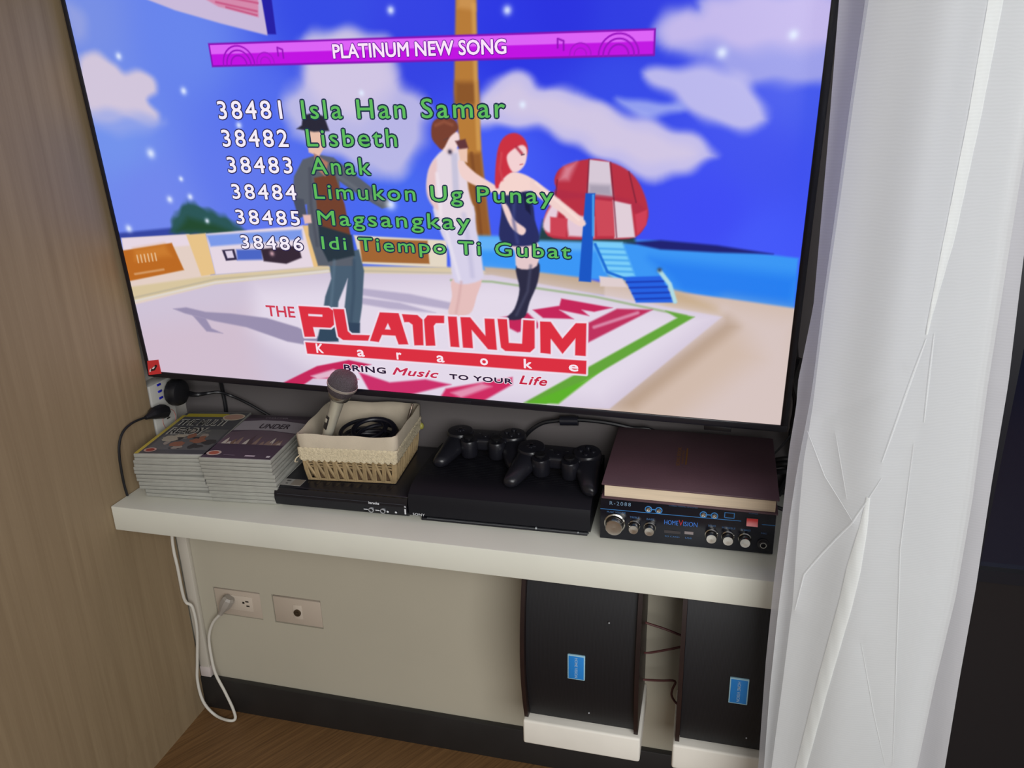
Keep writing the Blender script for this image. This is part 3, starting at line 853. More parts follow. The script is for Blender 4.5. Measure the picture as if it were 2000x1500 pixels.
# ------------------------------------------------------------------ sockets, plugs, cords
ivory = mat('ivory_plate', (178, 165, 150), 0.45)
ivory2 = mat('ivory_insert', (190, 178, 163), 0.4)
dark_hole = mat('slot_dark', (38, 32, 28), 0.6)
grey_plug = mat('grey_plug', (150, 143, 134), 0.5)
white_cord_m = mat('white_cord', (198, 194, 184), 0.5)
black_cord_m = mat('black_cord', (20, 20, 24), 0.45)

x0, x1, z0, z1 = PL[0]
t = thing('wall_socket', 'cream double power socket plate with a grey plug in it', 'socket', ((x0 + x1) / 2, 0.0072, (z0 + z1) / 2))
w, h = (x1 - x0) / 2 - 0.0006, (z1 - z0) / 2 - 0.0004
b = MB(); b.box((-w, -0.006, -h), (w, 0.0046, h - 0.0035), 0.0012); b.build('plate', ivory, t)
b = MB(); b.box((-0.030, -0.0075, -0.016), (0.032, -0.005, 0.017), 0.001); b.build('insert', ivory2, t)
b = MB()
for dx, dz, sx, sz in ((0.0125, 0.003, 0.0022, 0.0022), (0.0205, 0.0065, 0.0034, 0.0014), (0.0215, -0.0035, 0.0034, 0.0014)):
    b.box((dx - sx, -0.0079, dz - sz), (dx + sx, -0.0068, dz + sz))
b.build('socket_holes', dark_hole, t)
x0, x1, z0, z1 = PL[1]
t = thing('aerial_socket', 'cream wall plate with a single round aerial connector', 'socket', ((x0 + x1) / 2, 0.0072, (z0 + z1) / 2))
b = MB(); b.box((-w, -0.006, -h), (w, 0.0046, h - 0.0035), 0.0012); b.build('plate', ivory, t)
b = MB(); b.box((-0.009, -0.0075, -0.017), (0.010, -0.005, 0.014), 0.001); b.build('insert', ivory2, t)
mx = Matrix.Translation((0.0005, -0.0072, -0.002)) @ Matrix.Rotation(R(90), 4, 'X')
b = MB(); b.lathe([(0.0072, -0.001), (0.0072, 0.003), (0.0050, 0.003), (0.0050, 0.0005), (0.0018, 0.0005), (0.0018, 0.0035), (0.0002, 0.0038)], mx, 24)
b.build('connector', mat('connector_dark', (92, 78, 62), 0.35, 0.6), t)

t = thing('white_power_cord', 'white power cord hanging from the shelf to the floor and up to the socket', 'cord', (0, 0, 0))
pc = [(0.088, -0.012, 0.263)][0]
path = [(0.012, -0.02, 0.491), (0.008, -0.03, 0.398), (0.013, -0.035, 0.347), (0.011, -0.032, 0.288), (0.012, -0.028, 0.266), (0.022, -0.026, 0.255), (0.023, -0.026, 0.204), (0.012, -0.028, 0.13), (0.007, -0.032, 0.083), (0.015, -0.036, 0.037), (0.035, -0.034, 0.006), (0.07, -0.041, 0.005), (0.081, -0.034, 0.005), (0.077, -0.03, 0.025), (0.062, -0.026, 0.061), (0.044, -0.022, 0.1), (0.038, -0.018, 0.139), (0.039, -0.016, 0.181), (0.053, -0.016, 0.216), (0.076, -0.016, 0.243)]
b = MB(); b.tube(path, 0.0029, 10, 8); b.build('cord', white_cord_m, t)
b = MB()
P1 = Vector((0.074, -0.016, 0.24)); P2 = Vector((0.092, -0.008, 0.272))
b.tube([P1, P1.lerp(P2, 0.25), P1.lerp(P2, 0.5), P1.lerp(P2, 0.75), P2, P2 + (P2 - P1) * 0.12], [0.0046, 0.0062, 0.0105, 0.0125, 0.0125, 0.009], 8, 1)
b.build('plug', grey_plug, t)

# power strip on the white return wall
strip_white = mat('strip_white', (188, 186, 180), 0.4)
t = thing('power_strip', 'white upright power strip with blue switches behind the television corner', 'power strip', (0.0, 0.02, 0.66))
b = MB(); b.box((-0.0295, -0.026, -0.115), (0.0, 0.034, 0.0400), 0.003); b.build('strip_body', strip_white, t)
swm = mat('switch_blue', (28, 34, 170), 0.3)
for k in range(3):
    zz = 0.0355 - 0.0125 * k
    b = MB(); b.box((-0.0006, -0.0065, zz - 0.0019), (0.0020, 0.0025, zz + 0.0019), 0.0005)
    b.build('switch', swm, t)
mx = Matrix.Translation((0.0002, 0.010, -0.036)) @ Matrix.Rotation(R(90), 4, 'Y')
b = MB(); b.lathe([(0.0185, -0.0005), (0.0185, 0.0006), (0.0175, 0.0006), (0.0175, -0.0005)], mx, 32, False); b.build('socket_ring', mat('ring_red', (176, 120, 112), 0.5), t)
b = MB(); b.box((-0.0006, 0.004, -0.0345), (0.0006, 0.013, -0.0320)); b.build('socket_holes', dark_hole, t)

t = thing('black_plug', 'big black three-pin plug in the power strip, its cable leading right', 'plug', (0.018, 0.041, 0.674))
mx = Matrix.Rotation(R(90), 4, 'Y')
oct_ = [(0.0250 * math.cos(a) * (1.0 if k % 2 else 0.97), 0.0245 * math.sin(a)) for k, a in enumerate(np.linspace(0, 2 * math.pi, 17)[:-1])]
b = MB()
b.loops([[mx @ Vector((x * s, y * s, z)) for x, y in oct_] for s, z in ((0.93, -0.0105), (1.0, -0.008), (1.0, 0.004), (0.93, 0.010), (0.7, 0.0125))])
b.build('plug_body', black_cord_m, t)
LP = Vector(t.location)
b = MB(); b.tube([Vector(q) - LP for q in [(0.02, 0.069, 0.661), (0.045, 0.06, 0.664), (0.056, 0.075, 0.662), (0.075, 0.085, 0.662), (0.089, 0.1, 0.65), (0.118, 0.1, 0.639), (0.146, 0.1, 0.625), (0.178, 0.1, 0.606), (0.196, 0.1, 0.578)]], [0.006, 0.0042, 0.003, 0.0028, 0.0028, 0.0028, 0.0028, 0.0028], 8, 6)
b.build('cable', black_cord_m, t)

t = thing('small_black_plug', 'small black plug low on the power strip with a cord curling down the oak panel', 'plug', (0.012, -0.006, 0.651))
LP = Vector(t.location)
b = MB()
Q = [Vector(q) - LP for q in [(0.012, 0.008, 0.648), (0.012, -0.005, 0.653), (0.013, -0.02, 0.656), (0.013, -0.034, 0.656), (0.012, -0.043, 0.656)]]
b.tube(Q, [0.0125, 0.013, 0.0115, 0.006, 0.0038], 8, 2)
b.build('plug_body', black_cord_m, t)
b = MB(); b.tube([Vector(q) - LP for q in [(0.012, -0.04, 0.656), (0.01, -0.059, 0.658), (0.008, -0.077, 0.657), (0.006, -0.094, 0.65), (0.005, -0.106, 0.634), (0.005, -0.112, 0.611), (0.005, -0.114, 0.581), (0.005, -0.114, 0.559), (0.006, -0.113, 0.539)]], 0.0021, 8, 6)
b.build('cable', black_cord_m, t)

b = MB(); b.tube([(0.074, 0.09, 0.727), (0.069, 0.1, 0.693), (0.063, 0.112, 0.658), (0.063, 0.114, 0.62), (0.061, 0.114, 0.572), (0.085, 0.112, 0.54)], 0.0036, 8, 5)
tag(b.build('drop_cable', black_cord_m), 'thick black cable dropping from under the television behind the cases', 'cable')

t = thing('video_cable', 'black cable with a ferrite block arching over the wall between controllers and book', 'cable', (0, 0, 0))
pts = [(0.69, 0.108, 0.541), (0.649, 0.1, 0.588), (0.656, 0.1, 0.608), (0.671, 0.1, 0.627), (0.691, 0.1, 0.641), (0.714, 0.1, 0.647), (0.736, 0.1, 0.651), (0.771, 0.1, 0.652), (0.806, 0.1, 0.65), (0.844, 0.1, 0.644), (0.891, 0.1, 0.635), (0.99, 0.105, 0.541)]
b = MB(); b.tube(pts, 0.0036, 8, 6); b.build('cord', black_cord_m, t)
b = MB(); b.tube([Vector((0.722, 0.1, 0.648)), Vector((0.753, 0.1, 0.65))], 0.0082, 12, 1); b.build('ferrite_block', mat('ferrite', (24, 24, 34), 0.4), t)

t = thing('cable_bundle', 'tangle of black cables behind the right edge of the television', 'cables', (0, 0, 0))
for k, pl in enumerate([[(1.084, 0.1, 0.828), (1.095, 0.1, 0.747), (1.099, 0.1, 0.73), (1.098, 0.1, 0.696), (1.098, 0.1, 0.661), (1.105, 0.1, 0.626), (1.118, 0.1, 0.582), (1.1, 0.105, 0.541)], [(1.095, 0.09, 0.783), (1.089, 0.09, 0.745), (1.097, 0.09, 0.716), (1.098, 0.09, 0.674), (1.096, 0.09, 0.656), (1.106, 0.105, 0.606), (1.085, 0.108, 0.541)], [(1.105, 0.085, 0.736), (1.098, 0.085, 0.701), (1.096, 0.09, 0.669), (1.108, 0.095, 0.637), (1.12, 0.1, 0.541)]]):
    b = MB(); b.tube(pl, (0.0045, 0.006, 0.005)[k], 8, 6); b.build('cord', black_cord_m, t)
b = MB(); b.tube([(1.094, 0.085, 0.66), (1.082, 0.07, 0.648), (1.069, 0.06, 0.635), (1.053, 0.055, 0.617)], 0.0014, 6, 4)
tag(b.build('thin_wire', black_cord_m), 'thin black wire slanting from the television down behind the book', 'wire')
t = thing('amplifier_leads', 'thick dark leads running right from behind the maroon book', 'cables', (0, 0, 0))
for q in [[(1.053, 0.06, 0.62), (1.071, 0.055, 0.626), (1.086, 0.05, 0.632), (1.112, 0.05, 0.633)], [(1.053, 0.055, 0.614), (1.072, 0.05, 0.62), (1.086, 0.045, 0.626), (1.112, 0.045, 0.628)], [(1.054, 0.05, 0.607), (1.072, 0.045, 0.611), (1.09, 0.04, 0.616), (1.113, 0.04, 0.615)]]:
    b = MB(); b.tube(q, 0.0046, 8, 4); b.build('lead', black_cord_m, t)
b = MB(); b.tube([(1.056, -0.05, 0.603), (1.067, -0.05, 0.6), (1.082, -0.05, 0.596), (1.103, -0.05, 0.594)], 0.003, 8, 4); b.build('lead', black_cord_m, t)

# ------------------------------------------------------------------ disc cases
case_plastic = mat('case_plastic', (154, 154, 147), 0.3, vary=0.1, vscale=45, stretch=(1, 1, 4))
case_edge = mat('case_seam', (112, 112, 107), 0.5)
CW, CD, CH = 0.1255, 0.193, 0.0143


def base_case(label, sleeve_rgb):
    t = thing('disc_case', label, 'disc case', (0, 0, 0), group='disc cases stacked on the shelf')
    b = MB()
    b.box((0, 0, 0.0008), (CW, CD, CH * 0.485), 0.0016, 2)
    b.box((0, 0, CH * 0.505), (CW, CD, CH), 0.0016, 2)
    b.build('shell', case_plastic, t)
    b = MB(); b.box((0.0006, 0.0006, CH * 0.4), (CW - 0.0006, CD - 0.0006, CH * 0.58)); b.box((0.004, 0.004, 0.0), (CW - 0.004, CD - 0.004, 0.002)); b.build('seam', case_edge, t)
    b = MB(); b.box((-0.00025, 0.003, 0.0022), (0.0012, CD - 0.003, CH - 0.0022)); b.build('sleeve', mat('sleeve', sleeve_rgb, 0.35), t)
    return t


def cover(t, cols, pieces, name='cover_print'):
    """flat printed sleeve on the lid: vertex-coloured pieces"""
    verts, faces, cc = [], [], []
    lift = CH
    for k, (poly, c) in enumerate(pieces):
        n = len(verts)
        for x, y in poly:
            verts.append((x * CW, y * CD, lift + 0.00002 * (k + 1)))
            cc.append(lin(c))
        faces.append(tuple(range(n, n + len(poly))))
    for s, bx, c in cols:
        vs, fs = fit_text(*((s,) + bx))
        n = len(verts)
        k += 1
        for x, y in vs:
            verts.append((x * CW, y * CD, lift + 0.00002 * (k + 1)))
            cc.append(lin(c))
        faces += [tuple(n + i for i in f) for f in fs]
    me = bpy.data.meshes.new(name)
    me.from_pydata(verts, [], faces)
    ca = me.color_attributes.new('Col', 'FLOAT_COLOR', 'POINT')
    ca.data.foreach_set('color', np.array(cc, np.float32).ravel())
    me.materials.append(print_mat)
    o = bpy.data.objects.new(name, me)
    COL.objects.link(o)
    o.parent = t
    return o


print_mat = vcol_mat('glossy_print', 0.3)


def rect(x0, y0, x1, y1):
    return [(x0, y0), (x1, y0), (x1, y1), (x0, y1)]


def oval(cx, cy, rx, ry, n=20):
    return [(cx + rx * math.cos(2 * math.pi * k / n), cy + ry * math.sin(2 * math.pi * k / n)) for k in range(n)]


def blob(cx, cy, rx, ry, n=14, j=0.3):
    return [(cx + rx * (1 - j * random.random()) * math.cos(2 * math.pi * k / n), cy + ry * (1 - j * random.random()) * math.sin(2 * math.pi * k / n)) for k in range(n)]


ZS = 0.5372
N = 6
LX, LY, RX, RY = 0.036, -0.112, 0.157, -0.106
order = ['bottom', 'second from the bottom', 'third from the bottom', 'third from the top', 'second from the top']
jl = [(-0.004, 0.006, 4), (-0.007, 0.003, 8), (-0.010, 0.002, 6), (-0.012, 0.001, 9), (-0.008, -0.002, 7)]
jr = [(0.004, 0.008, 5), (0.003, 0.005, 6), (0.002, 0.003, 5), (0.001, 0.001, 6), (0.0, -0.001, 5)]
src = base_case('grey plastic disc case, bottom of the left stack', (150, 140, 96))
src_r = base_case('grey plastic disc case, bottom of the right stack', (110, 104, 118))
for k in range(5):
    dx, dy, rz = jl[k]
    if k == 0:
        src.location = (LX + dx + 0.006, LY + dy, ZS); src.rotation_euler = (0, 0, R(rz))
    else:
        copy_thing(src, (LX + dx + 0.002 * k * 0.5, LY + dy, ZS + CH * k), R(rz), 'grey plastic disc case, %s of the left stack' % order[k])
    dx, dy, rz = jr[k]
    if k == 0:
        src_r.location = (RX + dx, RY + dy, ZS); src_r.rotation_euler = (0, 0, R(rz))
    else:
        copy_thing(src_r, (RX + dx, RY + dy, ZS + CH * k), R(rz), 'grey plastic disc case, %s of the right stack' % order[k])
top_l = copy_thing(src, (LX + 0.003, LY - 0.006, ZS + CH * 5), R(9), 'disc case with a yellow-edged grey cover, topmost of the left stack')
top_r = copy_thing(src_r, (RX, RY - 0.003, ZS + CH * 5), R(6), 'disc case with a purple and silver cover, topmost of the right stack')
random.seed(5)
pieces = [(rect(0.03, 0.015, 0.985, 0.985), (84, 84, 88)), (rect(0.0, 0.01, 0.055, 0.9), (196, 176, 74)), (rect(0.06, 0.865, 0.7, 0.945), (190, 172, 54)),
          (rect(0.10, 0.10, 0.95, 0.56), (104, 104, 104))]
for c, n in (((128, 126, 120), 7), ((70, 68, 68), 7), ((160, 150, 140), 5), ((150, 104, 84), 4), ((176, 168, 150), 4)):
    for _ in range(n):
        pieces.append((blob(random.uniform(0.2, 0.88), random.uniform(0.12, 0.52), random.uniform(0.04, 0.13), random.uniform(0.02, 0.07)), c))
pieces += [(oval(0.17, 0.085, 0.085, 0.045), (196, 160, 150)), (oval(0.17, 0.085, 0.06, 0.032), (150, 66, 58)), (oval(0.82, 0.86, 0.165, 0.085), (206, 190, 168)),
           (oval(0.82, 0.86, 0.14, 0.065), (190, 150, 132)), (rect(0.1, 0.53, 0.5, 0.545), (196, 190, 180))]
cover(top_l, [('THE MULTI', (0.09, 0.645, 0.79, 0.785, 0.035), (186, 184, 176)), ('THE MULTI', (0.11, 0.655, 0.77, 0.775, 0.0), (30, 28, 30)),
              ('READY', (0.11, 0.43, 0.63, 0.585, 0.035), (176, 174, 166)), ('READY', (0.13, 0.445, 0.61, 0.57, 0.0), (34, 32, 34))], pieces)
pieces = [(rect(0.015, 0.012, 0.985, 0.988), (84, 70, 84)), (rect(0.02, 0.9, 0.98, 0.985), (58, 48, 58)),
          ([(0.02, 0.60), (0.3, 0.625), (0.6, 0.62), (0.98, 0.57), (0.98, 0.80), (0.6, 0.855), (0.3, 0.86), (0.02, 0.82)], (168, 160, 168)),
          ([(0.02, 0.56), (0.3, 0.615), (0.6, 0.61), (0.98, 0.55), (0.98, 0.30), (0.02, 0.30)], (112, 94, 106))]
for _ in range(26):
    x = random.uniform(0.1, 0.92)
    hh = random.uniform(0.05, 0.2) * (1.2 - abs(x - 0.5))
    c = random.choice([(188, 170, 160), (150, 126, 116), (96, 78, 84), (206, 196, 186), (134, 108, 92)])
    pieces.append(([(x - 0.03, 0.3), (x + 0.035, 0.3), (x + 0.02, 0.3 + hh * 0.6), (x + 0.004, 0.3 + hh), (x - 0.015, 0.3 + hh * 0.7)], c))
pieces += [(oval(0.14, 0.1, 0.10, 0.052), (206, 186, 176)), (oval(0.14, 0.1, 0.07, 0.036), (184, 104, 84)), (rect(0.6, 0.05, 0.74, 0.075), (206, 190, 200)), (rect(0.9, 0.045, 0.95, 0.075), (220, 214, 216)), (rect(0.3, 0.06, 0.46, 0.07), (140, 124, 138))]
cover(top_r, [('UNDER', (0.36, 0.66, 0.80, 0.765, 0.02), (62, 52, 62)), ('CHAPTER', (0.3, 0.895, 0.65, 0.925, 0.0), (150, 138, 150))], pieces)

# ------------------------------------------------------------------ disc player
player_black = mat('player_black', (22, 22, 29), 0.3, vary=0.06, vscale=8)
player_front = mat('player_front', (18, 19, 26), 0.18)
pad_hole = mat('jack_black', (8, 8, 10), 0.6)
silver_print = mat('silver_print', (176, 178, 182), 0.35, 0.3)
white_print = mat('white_print', (206, 208, 212), 0.5)
t = thing('disc_player', 'slim black disc player under the wicker basket', 'disc player', (0.278, -0.088, ZS), (0, 0, R(1.2)))
b = MB(); b.box((0, 0.004, 0.0), (0.230, 0.2, 0.0345), 0.003, 2)
for k in range(9):
    b.box((0.045 + k * 0.018, 0.02, 0.034), (0.050 + k * 0.018, 0.034, 0.0349))
b.build('body', player_black, t)
b = MB(); b.loops([[(x, 0.006, 0.0), (x, -0.0005, 0.003), (x, -0.004, 0.014), (x, -0.003, 0.024), (x, 0.001, 0.0325), (x, 0.008, 0.0335)] for x in (-0.001, 0.231)])
b.build('front_panel', player_front, t)
b = MB(); b.box((0.004, -0.0034, 0.0235), (0.229, -0.0026, 0.0242)); b.build('tray_line', mat('tray_line', (52, 54, 62), 0.4), t)
for k, x in enumerate((0.170, 0.190)):
    mx = Matrix.Translation((x, -0.0042, 0.0105)) @ Matrix.Rotation(R(97), 4, 'X')
    b = MB(); b.lathe([(0.0044, -0.002), (0.0044, 0.0020), (0.0033, 0.0022), (0.0033, -0.002)], mx, 24, False)
    jk = b.build('jack', silver_print, t)
    b = MB(); b.lathe([(0.0034, -0.0018), (0.0034, 0.0006)], mx, 24)
    b.build('jack_hole', pad_hole, jk)
letter_mesh('front_lettering', white_print, t, [('karaoke', 0.166, 0.0205, 0.184, 0.0246, 0.02), ('-', 0.158, 0.0100, 0.163, 0.0108, 0.05), ('-', 0.178, 0.0100, 0.183, 0.0108, 0.05), ('.', 0.197, 0.0085, 0.199, 0.0105, 0.05), ('.', 0.211, 0.0085, 0.213, 0.0105, 0.05),
                                                ('o', 0.2265, 0.0195, 0.2295, 0.022, 0.02), ('I', 0.2270, 0.008, 0.2288, 0.017, 0.02)],
            lambda x, z: (x, -0.0046 + abs(z - 0.0125) * 0.10, z))
b = MB(); b.box((0.004, 0.0085, 0.0343), (0.041, 0.031, 0.03485)); so = b.build('sticker', mat('sticker_silver', (150, 148, 142), 0.4), t)
so['label'] = 'silver sticker on the front corner'
b = MB(); b.box((0.022, 0.0095, 0.0347), (0.040, 0.030, 0.03505)); b.build('sticker_band', mat('sticker_tan', (132, 124, 112), 0.4), so)
b = MB(); b.box((0.010, 0.022, 0.0347), (0.017, 0.026, 0.03507)); b.box((0.012, 0.013, 0.0347), (0.016, 0.016, 0.03507)); b.build('sticker_mark', mat('sticker_ink', (70, 68, 66), 0.5), so)

# ------------------------------------------------------------------ games console
console_black = mat('console_black', (16, 16, 22), 0.5, vary=0.05, vscale=6, spec=0.25)
console_gloss = mat('console_gloss', (19, 19, 27), 0.16)
t = thing('games_console', 'flat black games console with two controllers on top', 'games console', (0.512, -0.087, ZS), (0, 0, R(1.0)))
b = MB()
prof = [(0.18, 0.004), (0.18, 0.054), (0.12, 0.058), (0.05, 0.0565), (0.018, 0.052), (0.003, 0.043), (-0.001, 0.03), (0.0, 0.008), (0.006, 0.004)]
b.loops([[(x, y, z) for y, z in prof] for x in (0.0, 0.003, 0.287, 0.29)])
b.build('body', console_black, t)
b = MB()
for k in range(22):
    yy = 0.05 + k * 0.0056
    zz = 0.0565 + (yy - 0.05) * 0.0015 / 0.07 if yy < 0.12 else 0.058 - (yy - 0.12) * 0.006 / 0.106
    b.box((0.004, yy, zz - 0.0006), (0.286, yy + 0.0022, zz + 0.0002))
b.build('ribbed_lid', console_black, t)
b = MB(); b.box((0.02, 0.0, 0.0), (0.286, 0.178, 0.005), 0.001); b.build('base', console_gloss, t)
b = MB(); b.box((0.03, -0.0012, 0.0042), (0.288, 0.002, 0.0056)); b.build('trim_strip', mat('console_trim', (92, 94, 98), 0.3, 0.5), t)
letter_mesh('maker_lettering', white_print, t, [('SONY', 0.007, 0.0085, 0.027, 0.0125, 0.01, 1.1)], lambda x, z: (x, -0.0016, z))
mx = Matrix.Translation((0.205, -0.0022, 0.0068)) @ Matrix.Rotation(R(90), 4, 'X')
lm_ = mat('status_light', (190, 196, 200), 0.2, 0.4)
b = MB(); b.cyl((0.207, -0.0022, 0.0055), (0.207, -0.0022, 0.0080), 0.0016, seg=10); b.build('status_light', lm_, t)
b = MB(); b.cyl((0.272, -0.0022, 0.0055), (0.272, -0.0022, 0.0070), 0.0011, seg=10); b.build('status_light', lm_, t)

# ------------------------------------------------------------------ controllers
pad_black = mat('controller_black', (25, 25, 31), 0.3, spec=0.4)
pad_gloss = mat('controller_gloss', (24, 24, 31), 0.2)
pad_dark = mat('controller_dark', (14, 14, 18), 0.45)


def make_pad(label):
    t = thing('game_controller', label, 'game controller', (0, 0, 0), group='controllers lying on the games console')
    b = MB()
    # middle deck
    b.box((-0.046, -0.018, 0.012), (0.046, 0.030, 0.036), 0.006, 3)
    for s in (-1, 1):
        # shoulder pod
        b.lathe([(0.019, 0.006), (0.0245, 0.010), (0.026, 0.024), (0.0255, 0.036), (0.0235, 0.0395), (0.015, 0.0405)], Matrix.Translation((s * 0.051, 0.010, 0)), 32)
        # grip: tapering, leaning outward and down towards the player
        rings = []
        for u, cx, cy, cz, rx, rz in ((0.0, 0.051, 0.012, 0.022, 0.0235, 0.0165), (0.2, 0.0545, -0.008, 0.0205, 0.0215, 0.0155), (0.45, 0.0595, -0.030, 0.0170, 0.0185, 0.0140), (0.7, 0.0650, -0.051, 0.0135, 0.0158, 0.0122), (0.88, 0.0690, -0.066, 0.0112, 0.0132, 0.0104), (0.96, 0.0708, -0.0725, 0.0105, 0.0100, 0.0082), (1.0, 0.0716, -0.0755, 0.0103, 0.0052, 0.0045)):
            rings.append([(s * (cx + 1.1 * rx * math.cos(2 * math.pi * k / 20)), cy, cz + 1.1 * rz * math.sin(2 * math.pi * k / 20)) for k in range(20)])
        b.loops(rings)
        # round well under each stick
        b.lathe([(0.0150, 0.004), (0.0165, 0.008), (0.0165, 0.033), (0.0150, 0.0365), (0.0110, 0.0365)], Matrix.Translation((s * 0.0265, -0.020, 0)), 28)
    b.build('body', pad_black, t, 50)
    for s in (-1, 1):
        b = MB(); b.lathe([(0.0042, 0.034), (0.0042, 0.0392), (0.0098, 0.0405), (0.0104, 0.0430), (0.0084, 0.0442), (0.0040, 0.0434)], Matrix.Translation((s * 0.0265, -0.020, 0)), 24)
        b.build('thumbstick', pad_dark, t)
        b = MB(); b.box((s * 0.051 - 0.016, 0.028, 0.021), (s * 0.051 + 0.016, 0.0395, 0.033), 0.004, 2)
        b.build('shoulder_button', pad_gloss, t)
        b = MB(); b.box((s * 0.051 - 0.013, 0.028, 0.006), (s * 0.051 + 0.013, 0.044, 0.0185), 0.004, 2)
        b.build('trigger', pad_gloss, t)
    for dx, dy in ((0, 0.0115), (0, -0.0115), (0.0115, 0), (-0.0115, 0)):
        b = MB(); b.cyl((0.051 + dx, 0.010 + dy, 0.039), (0.051 + dx, 0.010 + dy, 0.0432), 0.0050, 0.0046, 18)
        b.build('face_button', pad_gloss, t)
    b = MB(); b.box((-0.0545, 0.0015, 0.039), (-0.0475, 0.0185, 0.0425), 0.001); b.box((-0.0595, 0.0065, 0.039), (-0.0425, 0.0135, 0.0425), 0.001)
    b.build('direction_pad', pad_gloss, t)
    b = MB(); b.cyl((0, 0.001, 0.035), (0, 0.001, 0.0375), 0.0058, seg=18); b.build('home_button', pad_gloss, t)
    b = MB(); b.box((-0.018, 0.009, 0.035), (-0.011, 0.0125, 0.0368), 0.0008); b.build('option_button', pad_dark, t)
    b = MB(); b.box((0.011, 0.009, 0.035), (0.018, 0.0125, 0.0368), 0.0008); b.build('option_button', pad_dark, t)
    b = MB(); b.box((-0.011, 0.029, 0.020), (0.011, 0.0312, 0.028), 0.001); b.build('cable_port', pad_dark, t)
    return t


zc = ZS + 0.0588
pad = make_pad('black game controller further forward, its right grip touching the maroon book')
pad.location = (0.7355, 0.0110, zc + 0.0015)
pad.rotation_euler = (R(7), 0, R(-2))
pad.scale = (0.9, 0.9, 0.9)
pad2 = copy_thing(pad, (0.6010, 0.0560, zc + 0.001), None, 'black game controller further back, beside the wicker basket')
pad2.rotation_euler = (R(3), 0, R(2))

# ------------------------------------------------------------------ amplifier
amp_black = mat('amp_case', (26, 26, 32), 0.45)
amp_face = mat('amp_face', (13, 16, 27), 0.22)
chrome = mat('knob_chrome', (206, 204, 198), 0.2, 1.0)
knob_dark = mat('knob_dark', (38, 36, 36), 0.25, 0.6)
blue_print = mat('blue_print', (60, 130, 196), 0.4)
AW, AH = 0.249, 0.0745
t = thing('karaoke_amplifier', 'black karaoke amplifier with chrome knobs under the maroon book', 'amplifier', (0.8175, -0.083, ZS), (0, 0, R(1.0)))
b = MB(); b.box((0.001, 0.002, 0.0), (AW - 0.001, 0.165, AH), 0.0015)
for k in range(8):
    b.box((AW - 0.0012, 0.04 + k * 0.012, 0.02), (AW - 0.0002, 0.046 + k * 0.012, 0.055))
b.build('case', amp_black, t)
b = MB(); b.box((0, -0.003, 0.002), (AW, 0.003, AH + 0.0005), 0.001); b.build('front_panel', amp_face, t)


def front(u, v):
    return (u * AW, -0.0033, v * AH)


XM = Matrix.Rotation(R(90), 4, 'X')
for u, v, r, ln, nm in ((0.088, 0.40, 0.0135, 0.016, 'volume_knob'), (0.203, 0.385, 0.0078, 0.014, 'tone_knob'), (0.295, 0.375, 0.0078, 0.014, 'tone_knob'), (0.650, 0.345, 0.0080, 0.014, 'tone_knob'), (0.743, 0.335, 0.0080, 0.014, 'tone_knob'), (0.838, 0.325, 0.0080, 0.014, 'tone_knob')):
    p = front(u, v)
    b = MB(); b.lathe([(r * 1.12, 0), (r * 1.12, 0.0022), (r * 0.98, 0.0026), (r * 0.98, ln * 0.45), (r * 0.86, ln * 0.5)], Matrix.Translation(p) @ XM, 32)
    k = b.build(nm, knob_dark, t)
    k['label'] = 'chrome-capped knob'
    b = MB(); b.lathe([(r * 0.90, ln * 0.42), (r * 0.92, ln * 0.93), (r * 0.86, ln), (r * 0.5, ln * 0.985), (0.0002, ln * 0.97)], Matrix.Translation(p) @ XM, 32)
    b.lathe([(r * 1.16, 0.0004), (r * 1.16, 0.0018), (r * 1.02, 0.003), (r * 1.0, 0.0004)], Matrix.Translation(p) @ XM, 32, False)
    b.build('knob_cap', chrome, k)
for u, v in ((0.283, 0.775), (0.343, 0.77), (0.598, 0.765), (0.660, 0.76)):
    p = front(u, v)
    b = MB(); b.lathe([(0.0052, -0.001), (0.0052, 0.0008), (0.0040, 0.0009), (0.0040, -0.001)], Matrix.Translation(p) @ XM, 28, False); b.build('jack_ring', blue_print, t)
    b = MB(); b.lathe([(0.0032, -0.001), (0.0032, 0.0022), (0.0022, 0.0024), (0.0018, 0.0004), (0.0002, 0.0004)], Matrix.Translation(p) @ XM, 24); b.build('jack', chrome, t)
p = front(0.942, 0.24)
b = MB(); b.lathe([(0.0085, -0.001), (0.0085, 0.0008), (0.0064, 0.001), (0.0064, 0.0035), (0.0046, 0.0038), (0.0044, 0.0006), (0.0002, 0.0004)], Matrix.Translation(p) @ XM, 28); b.build('headphone_socket', mat('socket_ring_black', (44, 44, 48), 0.25, 0.5), t)
b = MB(); b.lathe([(0.0046, 0.003), (0.0046, 0.0046), (0.0036, 0.0046), (0.0034, 0.003)], Matrix.Translation(p) @ XM, 28, False); b.build('socket_lip', chrome, t)
p = front(0.873, 0.70)
b = MB(); b.box((p[0] - 0.0092, -0.0042, p[2] - 0.0064), (p[0] + 0.0082, -0.002, p[2] + 0.0064), 0.0008); sw = b.build('power_switch', pad_dark, t)
b = MB(); b.loops([[(p[0] + x, y, p[2] + z) for y, z in ((-0.003, -0.0054), (-0.0080, -0.0052), (-0.0054, 0.0), (-0.0046, 0.0054), (-0.003, 0.0054))] for x in (-0.0082, 0.0072)])
b.build('switch_rocker', mat('switch_red', (190, 44, 42), 0.3, emit=((200, 40, 36), 0.08)), sw)
b = MB()
b.box((0.38 * AW, -0.0034, 0.285 * AH), (0.475 * AW, -0.0028, 0.345 * AH)); b.build('card_slot', mat('slot_grey', (52, 48, 50), 0.5), t)
b = MB(); b.box((0.497 * AW, -0.0036, 0.30 * AH), (0.548 * AW, -0.0028, 0.36 * AH)); b.build('usb_port', mat('usb_grey', (150, 140, 140), 0.4, 0.5), t)
b = MB()
